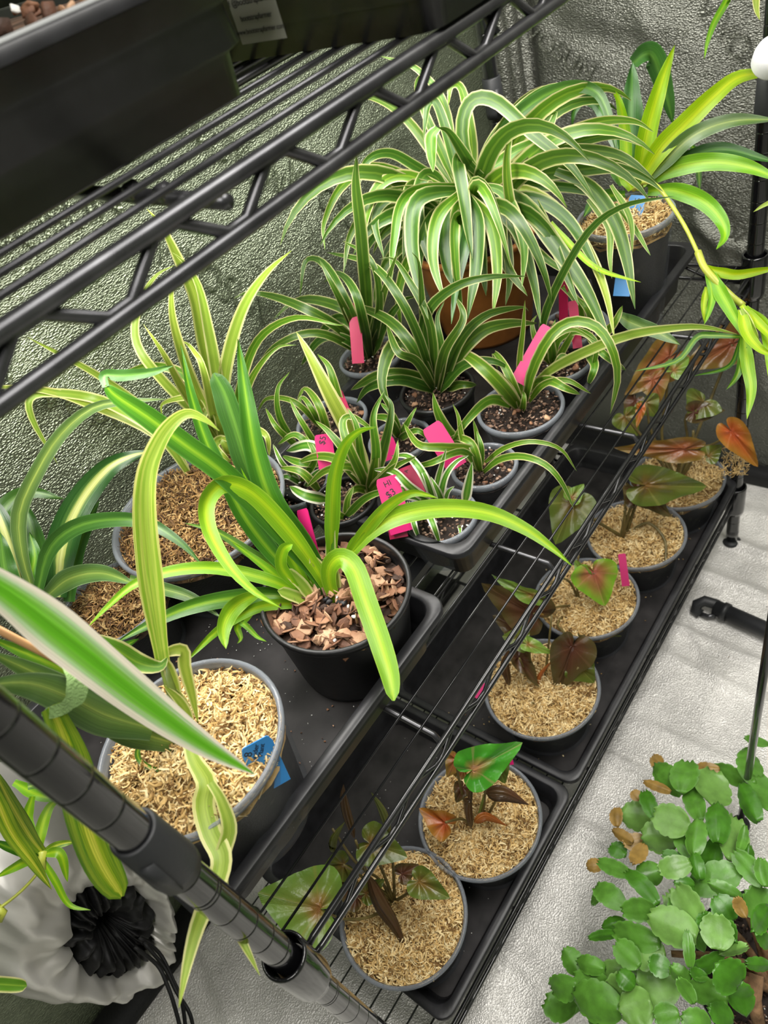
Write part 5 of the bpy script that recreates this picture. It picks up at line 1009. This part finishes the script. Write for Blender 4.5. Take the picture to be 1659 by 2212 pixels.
# ---- crumbs of bark, perlite and moss lying about
def crumbs(name, label, x0, y0, x1, y1, z, n, size, mat, seed):
    rs = random.Random(seed); mb = MB()
    for k in range(n): chunk(mb, Vector((rs.uniform(x0, x1), rs.uniform(y0, y1), z)), size * rs.uniform(.4, 1.3), rs, .4)
    o = mb.build(name, mat); tag(o, label, 'crumbs'); o['kind'] = 'stuff'
crumbs('bark_crumbs', 'brown crumbs of bark scattered on the floor of the near middle tray', .02, .06, .24, .28, TZ0 + .0045, 130, .0013, 'bark', 3)
crumbs('perlite_dust', 'pale specks scattered on the floor of the near middle tray', .02, .06, .24, .28, TZ0 + .0045, 160, .0006, 'perl', 4)
crumbs('soil_dust', 'pale specks scattered in the near bottom tray', .06, .02, .30, .24, BZ0 + .0045, 110, .0007, 'perl', 5)
crumbs('moss_crumbs', 'tan moss crumbs scattered in the long bottom tray', .34, .02, .84, .20, BZ0 + .0045, 120, .0013, 'moss', 6)
crumbs('floor_specks', 'tiny dark specks of soil scattered on the silver floor', .02, -.35, .85, -.03, .004, 60, .0011, 'soil', 7)

# ---- duct sleeve on the left wall
ds = thing('duct_sleeve', 'puffy silver cloth duct sleeve cinched with a black gathered mouth at lower left', 'duct sleeve', ony(235, 1990, WB - .02))
SC = ony(225, 1990, WB - 0.05); ex = (ony(325, 1990, WB - .05) - SC); ey = (ony(225, 1890, WB - .05) - SC)
mb = MB(); seg = 140; rings = 26; vs = []; fs = []
outl = [(0, 1.65), (40, 1.7), (75, 2.1), (100, 2.75), (130, 3.0), (160, 2.9), (190, 2.75), (220, 2.5), (250, 2.0), (275, 1.75), (300, 1.75), (330, 1.7), (360, 1.65)]
def lerp(tab, x):
    for (a, r), (b, q) in zip(tab, tab[1:]):
        if a <= x <= b: return r + (q - r) * (x - a) / (b - a)
for i in range(rings + 1):
    s = i / rings
    for k in range(seg):
        th = 2 * math.pi * k / seg; dg = math.degrees(th); Ro = lerp(outl, dg); ri = 0.80 + .22 * abs(math.sin(th)); r = ri + (Ro - ri) * s
        pl = math.sin(th * 15 + 2.6 * math.sin(th * 3) + 1.6 * math.sin(th * 5 + 1)) * (1 - s) ** 2.0 * (.7 + .5 * math.sin(th * 2.3)); fo = noise.noise(Vector((math.cos(th) * 2.2, math.sin(th) * 2.2, s * 2.5))) + .5 * noise.noise(Vector((math.cos(th) * 6, math.sin(th) * 6, s * 5 + 4)))
        out_ = math.sin(math.pi * (0.12 + .88 * s)) * .045 + pl * .008 + fo * .016 * s * (1.15 - s) * 4
        p = SC + ex * (r * math.cos(th) * (1 + .02 * pl)) + ey * (r * math.sin(th)); vs.append(p + Vector((0, -out_ + .0 * s + (.045 * s ** 2), 0)))
for i in range(rings):
    for k in range(seg): j = (k + 1) % seg; fs.append((i * seg + k, i * seg + j, (i + 1) * seg + j, (i + 1) * seg + k))
mb.add(vs, fs); mb.build('silver_cuff', 'silver', ds)
mb = MB(); vs = []; fs = []; rings = 20; seg = 220
for i in range(rings + 1):
    s = i / rings
    for k in range(seg):
        th = 2 * math.pi * k / seg; ri = 0.10; ro = 0.86 + .24 * abs(math.sin(th)); r = ri + (ro - ri) * s
        pl = math.sin(th * 19 + 3 * math.sin(th * 2 + s * 3) + 2 * noise.noise(Vector((math.cos(th) * 3, math.sin(th) * 3, s * 4)))); r *= 1 + .06 * pl * s + .16 * noise.noise(Vector((math.cos(th) * 4, math.sin(th) * 4, 1)))
        out_ = .010 + .022 * math.sin(math.pi * min(1, s * 1.05)) + pl * .006 * (0.3 + s) + .006 * noise.noise(Vector((math.cos(th) * 5, math.sin(th) * 5, s * 6)))
        vs.append(SC + ex * (r * math.cos(th)) + ey * (r * math.sin(th)) + Vector((0, -out_ + .03 * (1 - s) ** 2, 0)))
for i in range(rings):
    for k in range(seg): j = (k + 1) % seg; fs.append((i * seg + k, i * seg + j, (i + 1) * seg + j, (i + 1) * seg + k))
fs.append(tuple(range(seg)))
mb.add(vs, fs); mb.build('gathered_mouth', 'blackcloth', ds)
for dx, en in ((0, [(300, 2025), (345, 2060), (375, 2120), (392, 2160), (402, 2225)]), (-10, [(290, 2045), (340, 2085), (362, 2130), (376, 2170), (392, 2230)]), (5, [(310, 2035), (355, 2090), (380, 2140), (410, 2190), (420, 2240)])):
    mb = MB(); tube(mb, catmull([ony(u, v, WB - .085 - .0005 * (v - 2000)) for u, v in en], 22), .0022, 8); mb.build('drawcord', 'blackcloth', ds)

# ================================================================== CACTUS
kc = onz(1660, 2130, 0.10)
ct = thing('potted_christmas_cactus', 'bushy green flat-padded holiday cactus on the floor at lower right', 'potted plant', (kc.x, kc.y, 0))
PC = Vector((kc.x + .01, kc.y - .005, 0)); mb = MB(); lathe(mb, [(0, .001), (.055, .001), (.056, 0), (.075, .105), (.079, .106), (.079, .114), (.073, .114), (.071, .100)], PC, 48); mb.build('pot', 'potblack', ct)
mb = MB(); chip_bed(mb, (PC.x, PC.y, .100), .071, 700, .003, 5, .004, .6); o = mb.build('potting_mix', 'soil', ct); o['kind'] = 'stuff'; specks(ct, (PC.x, PC.y, .100), .071, 40, .0013, 'perl', 4)
def pad(mat, b, tp, wcrop, i):
    s = 3.318; bu, bv = 1159 + b[0] / s, 1560 + b[1] / s; tu, tv = 1159 + tp[0] / s, 1560 + tp[1] / s; wpx = wcrop / s
    def zz(u, v): r = math.hypot((u - 1580) / 420, (v - 2060) / 470); return 0.215 - 0.13 * min(1.2, r) ** 2 + .018 * math.sin(i * 2.4)
    A_ = onz(bu, bv, zz(bu, bv) - .006); B_ = onz(tu, tv, zz(tu, tv) + .006); Yd = B_ - A_; L = Yd.length * 1.12; Yd.normalize()
    V = (CAM - A_).normalized(); X = Yd.cross(V).normalized(); N = X.cross(Yd); ro = random.uniform(-.5, .5); X2 = X * math.cos(ro) + N * math.sin(ro); N = X2.cross(Yd).normalized(); X = X2
    if N.dot(V) < 0: N = -N
    W_ = 1.2 * wpx * dep(A_) / F / 2 / math.cos(ro); nr, ncq = 15, 8; vs = []; fs = []; bend = random.uniform(-.12, .12)
    for side in (1, -1):
        for r in range(nr + 1):
            t_ = r / nr; env = (math.sin(math.pi * (0.05 + .86 * t_ ** .95))) ** 0.55
            env *= 1 - 0.10 * (((t_ * 3.6 + .15) % 1.0) > .72) * (t_ > .2)
            if t_ > .9: env *= .82
            for q in range(ncq + 1):
                u = -1 + 2 * q / ncq; x = u * env * W_
                th = 0.0013 * (1 - abs(u) ** 3) + .0016 * math.exp(-(u * 4.5) ** 2) * (1 - t_ * .6); y = t_ * L + (.04 * L * math.cos(u * 7) if r == nr else 0)
                vs.append(A_ + X * x + Yd * y + N * (side * th + bend * L * math.sin(math.pi * t_) + .20 * W_ * u * u * (1 if i % 3 else -1)))
    m_ = (nr + 1) * (ncq + 1)
    for r in range(nr):
        for q in range(ncq):
            a = r * (ncq + 1) + q; fs.append((a, a + 1, a + ncq + 2, a + ncq + 1)); fs.append((m_ + a, m_ + a + ncq + 1, m_ + a + ncq + 2, m_ + a + 1))
    bd = [q for q in range(ncq + 1)] + [(r * (ncq + 1) + ncq) for r in range(1, nr + 1)] + [nr * (ncq + 1) + q for q in range(ncq - 1, -1, -1)] + [r * (ncq + 1) for r in range(nr - 1, 0, -1)]
    for k in range(len(bd)): a, b_ = bd[k], bd[(k + 1) % len(bd)]; fs.append((b_, a, m_ + a, m_ + b_))
    mb = MB(); mb.add(vs, fs); o = mb.build('stem_segment', mat, ct)
    return A_, B_
PADS = """1040,510,870,320,150,n 1045,510,1080,310,170,n 900,330,840,255,90,b 960,500,790,430,62,b 1270,600,1265,380,215,L 1180,710,1100,470,130,n 1300,860,1300,610,150,D 1500,440,1300,330,110,n 1310,340,1170,320,72,b
1560,440,1520,220,150,n 1440,240,1510,190,40,n 1659,160,1510,120,60,n 1590,710,1470,470,125,D 1680,640,1600,420,170,n 850,700,780,520,100,D 845,680,630,665,185,L 740,560,695,500,70,b 580,750,580,630,80,b 1000,850,780,830,200,L
1100,760,870,670,200,L 780,840,640,870,100,b 690,860,560,780,72,b 770,880,700,1000,92,b 640,960,540,900,105,D 1130,950,1150,720,125,n 1110,980,1010,800,100,n 1380,990,1420,720,185,L 1450,930,1490,760,62,n
1220,1080,1270,880,130,D 1630,1170,1440,950,135,n 1180,1130,1130,960,95,D 1080,1010,920,950,92,D 1100,1010,900,1060,135,L 900,1060,740,1100,145,n 1130,1170,1000,1150,92,D 680,1100,470,1010,100,n 470,1020,370,1030,82,b
870,1310,670,1100,112,D 635,1340,450,1200,140,n 450,1150,410,1290,52,n 860,1340,640,1350,140,n 1110,1200,1420,1080,185,n 1470,1260,1260,1160,92,n 1190,1500,1030,1210,185,L 1180,1520,960,1260,165,L 1150,1540,840,1400,225,L
1060,1590,980,1300,112,n 1400,1430,1290,1270,165,D 1500,1400,1440,1270,82,b 1700,1420,1520,1230,205,n 1300,1630,1290,1400,195,L 1310,1660,1490,1610,72,L 1110,1770,1310,1660,92,D 1100,1760,1080,1520,72,n
1200,1640,1140,1540,82,n 890,1580,590,1500,165,n 590,1510,400,1540,62,D 640,1430,490,1470,92,D 740,1750,590,1600,155,n 925,1660,690,1660,195,L 310,1800,210,1640,132,n 300,1870,130,1900,155,n 300,2060,90,2010,185,n
490,1770,310,1720,112,n 550,1950,300,1850,185,n 740,1830,500,1760,122,L 600,2060,300,1960,240,n 560,2190,400,2080,150,n 760,1940,540,1900,195,L 820,2000,620,2060,225,L 1020,1850,770,1930,255,L 1130,2010,1030,1850,92,n
1100,1860,980,1760,102,n 1370,1980,1110,1900,155,n 1450,1870,1300,1750,235,D 1500,2100,1450,1900,165,D 1020,2090,860,2110,145,n 1240,2190,1060,2120,165,n 1680,1740,1520,1730,82,D 1640,1180,1610,1000,102,n
1220,1830,1110,1790,75,D 1500,1100,1520,900,90,D 1659,1330,1560,1480,110,D 1000,1400,900,1500,140,D 1250,1500,1200,1380,120,D 960,1780,820,1720,130,D 1400,2150,1250,2060,140,D 700,1900,600,1800,120,D 1659,1600,1580,1520,90,D 1350,1450,1420,1560,120,D"""
for i, s in enumerate(PADS.split()):
    q = s.split(','); x0, y0, x1, y1, wv = map(float, q[:5]); mm = {'n': 'pad', 'L': 'padL', 'D': 'padD', 'b': 'padB'}[q[5]]
    pad(mm, (x0, y0), (x1, y1), wv, i)
for k, (u, v) in enumerate([(1560, 1900), (1500, 1960), (1450, 2060), (1540, 2080), (1520, 2150), (1600, 1950)]):
    e_ = onz(u, v, .16); stem(ct, 'stump', catmull([Vector((PC.x - .01, PC.y, .095)), (Vector((PC.x, PC.y, .13)) + e_) / 2 + Vector((0, 0, .01)), e_], 10), .005, .003, 'woody_stem')
stem(ct, 'stump', [onz(1640, 2212, .13), onz(1628, 2160, .145), onz(1632, 2105, .15)], .006, .008, 'woody_stem', 8)
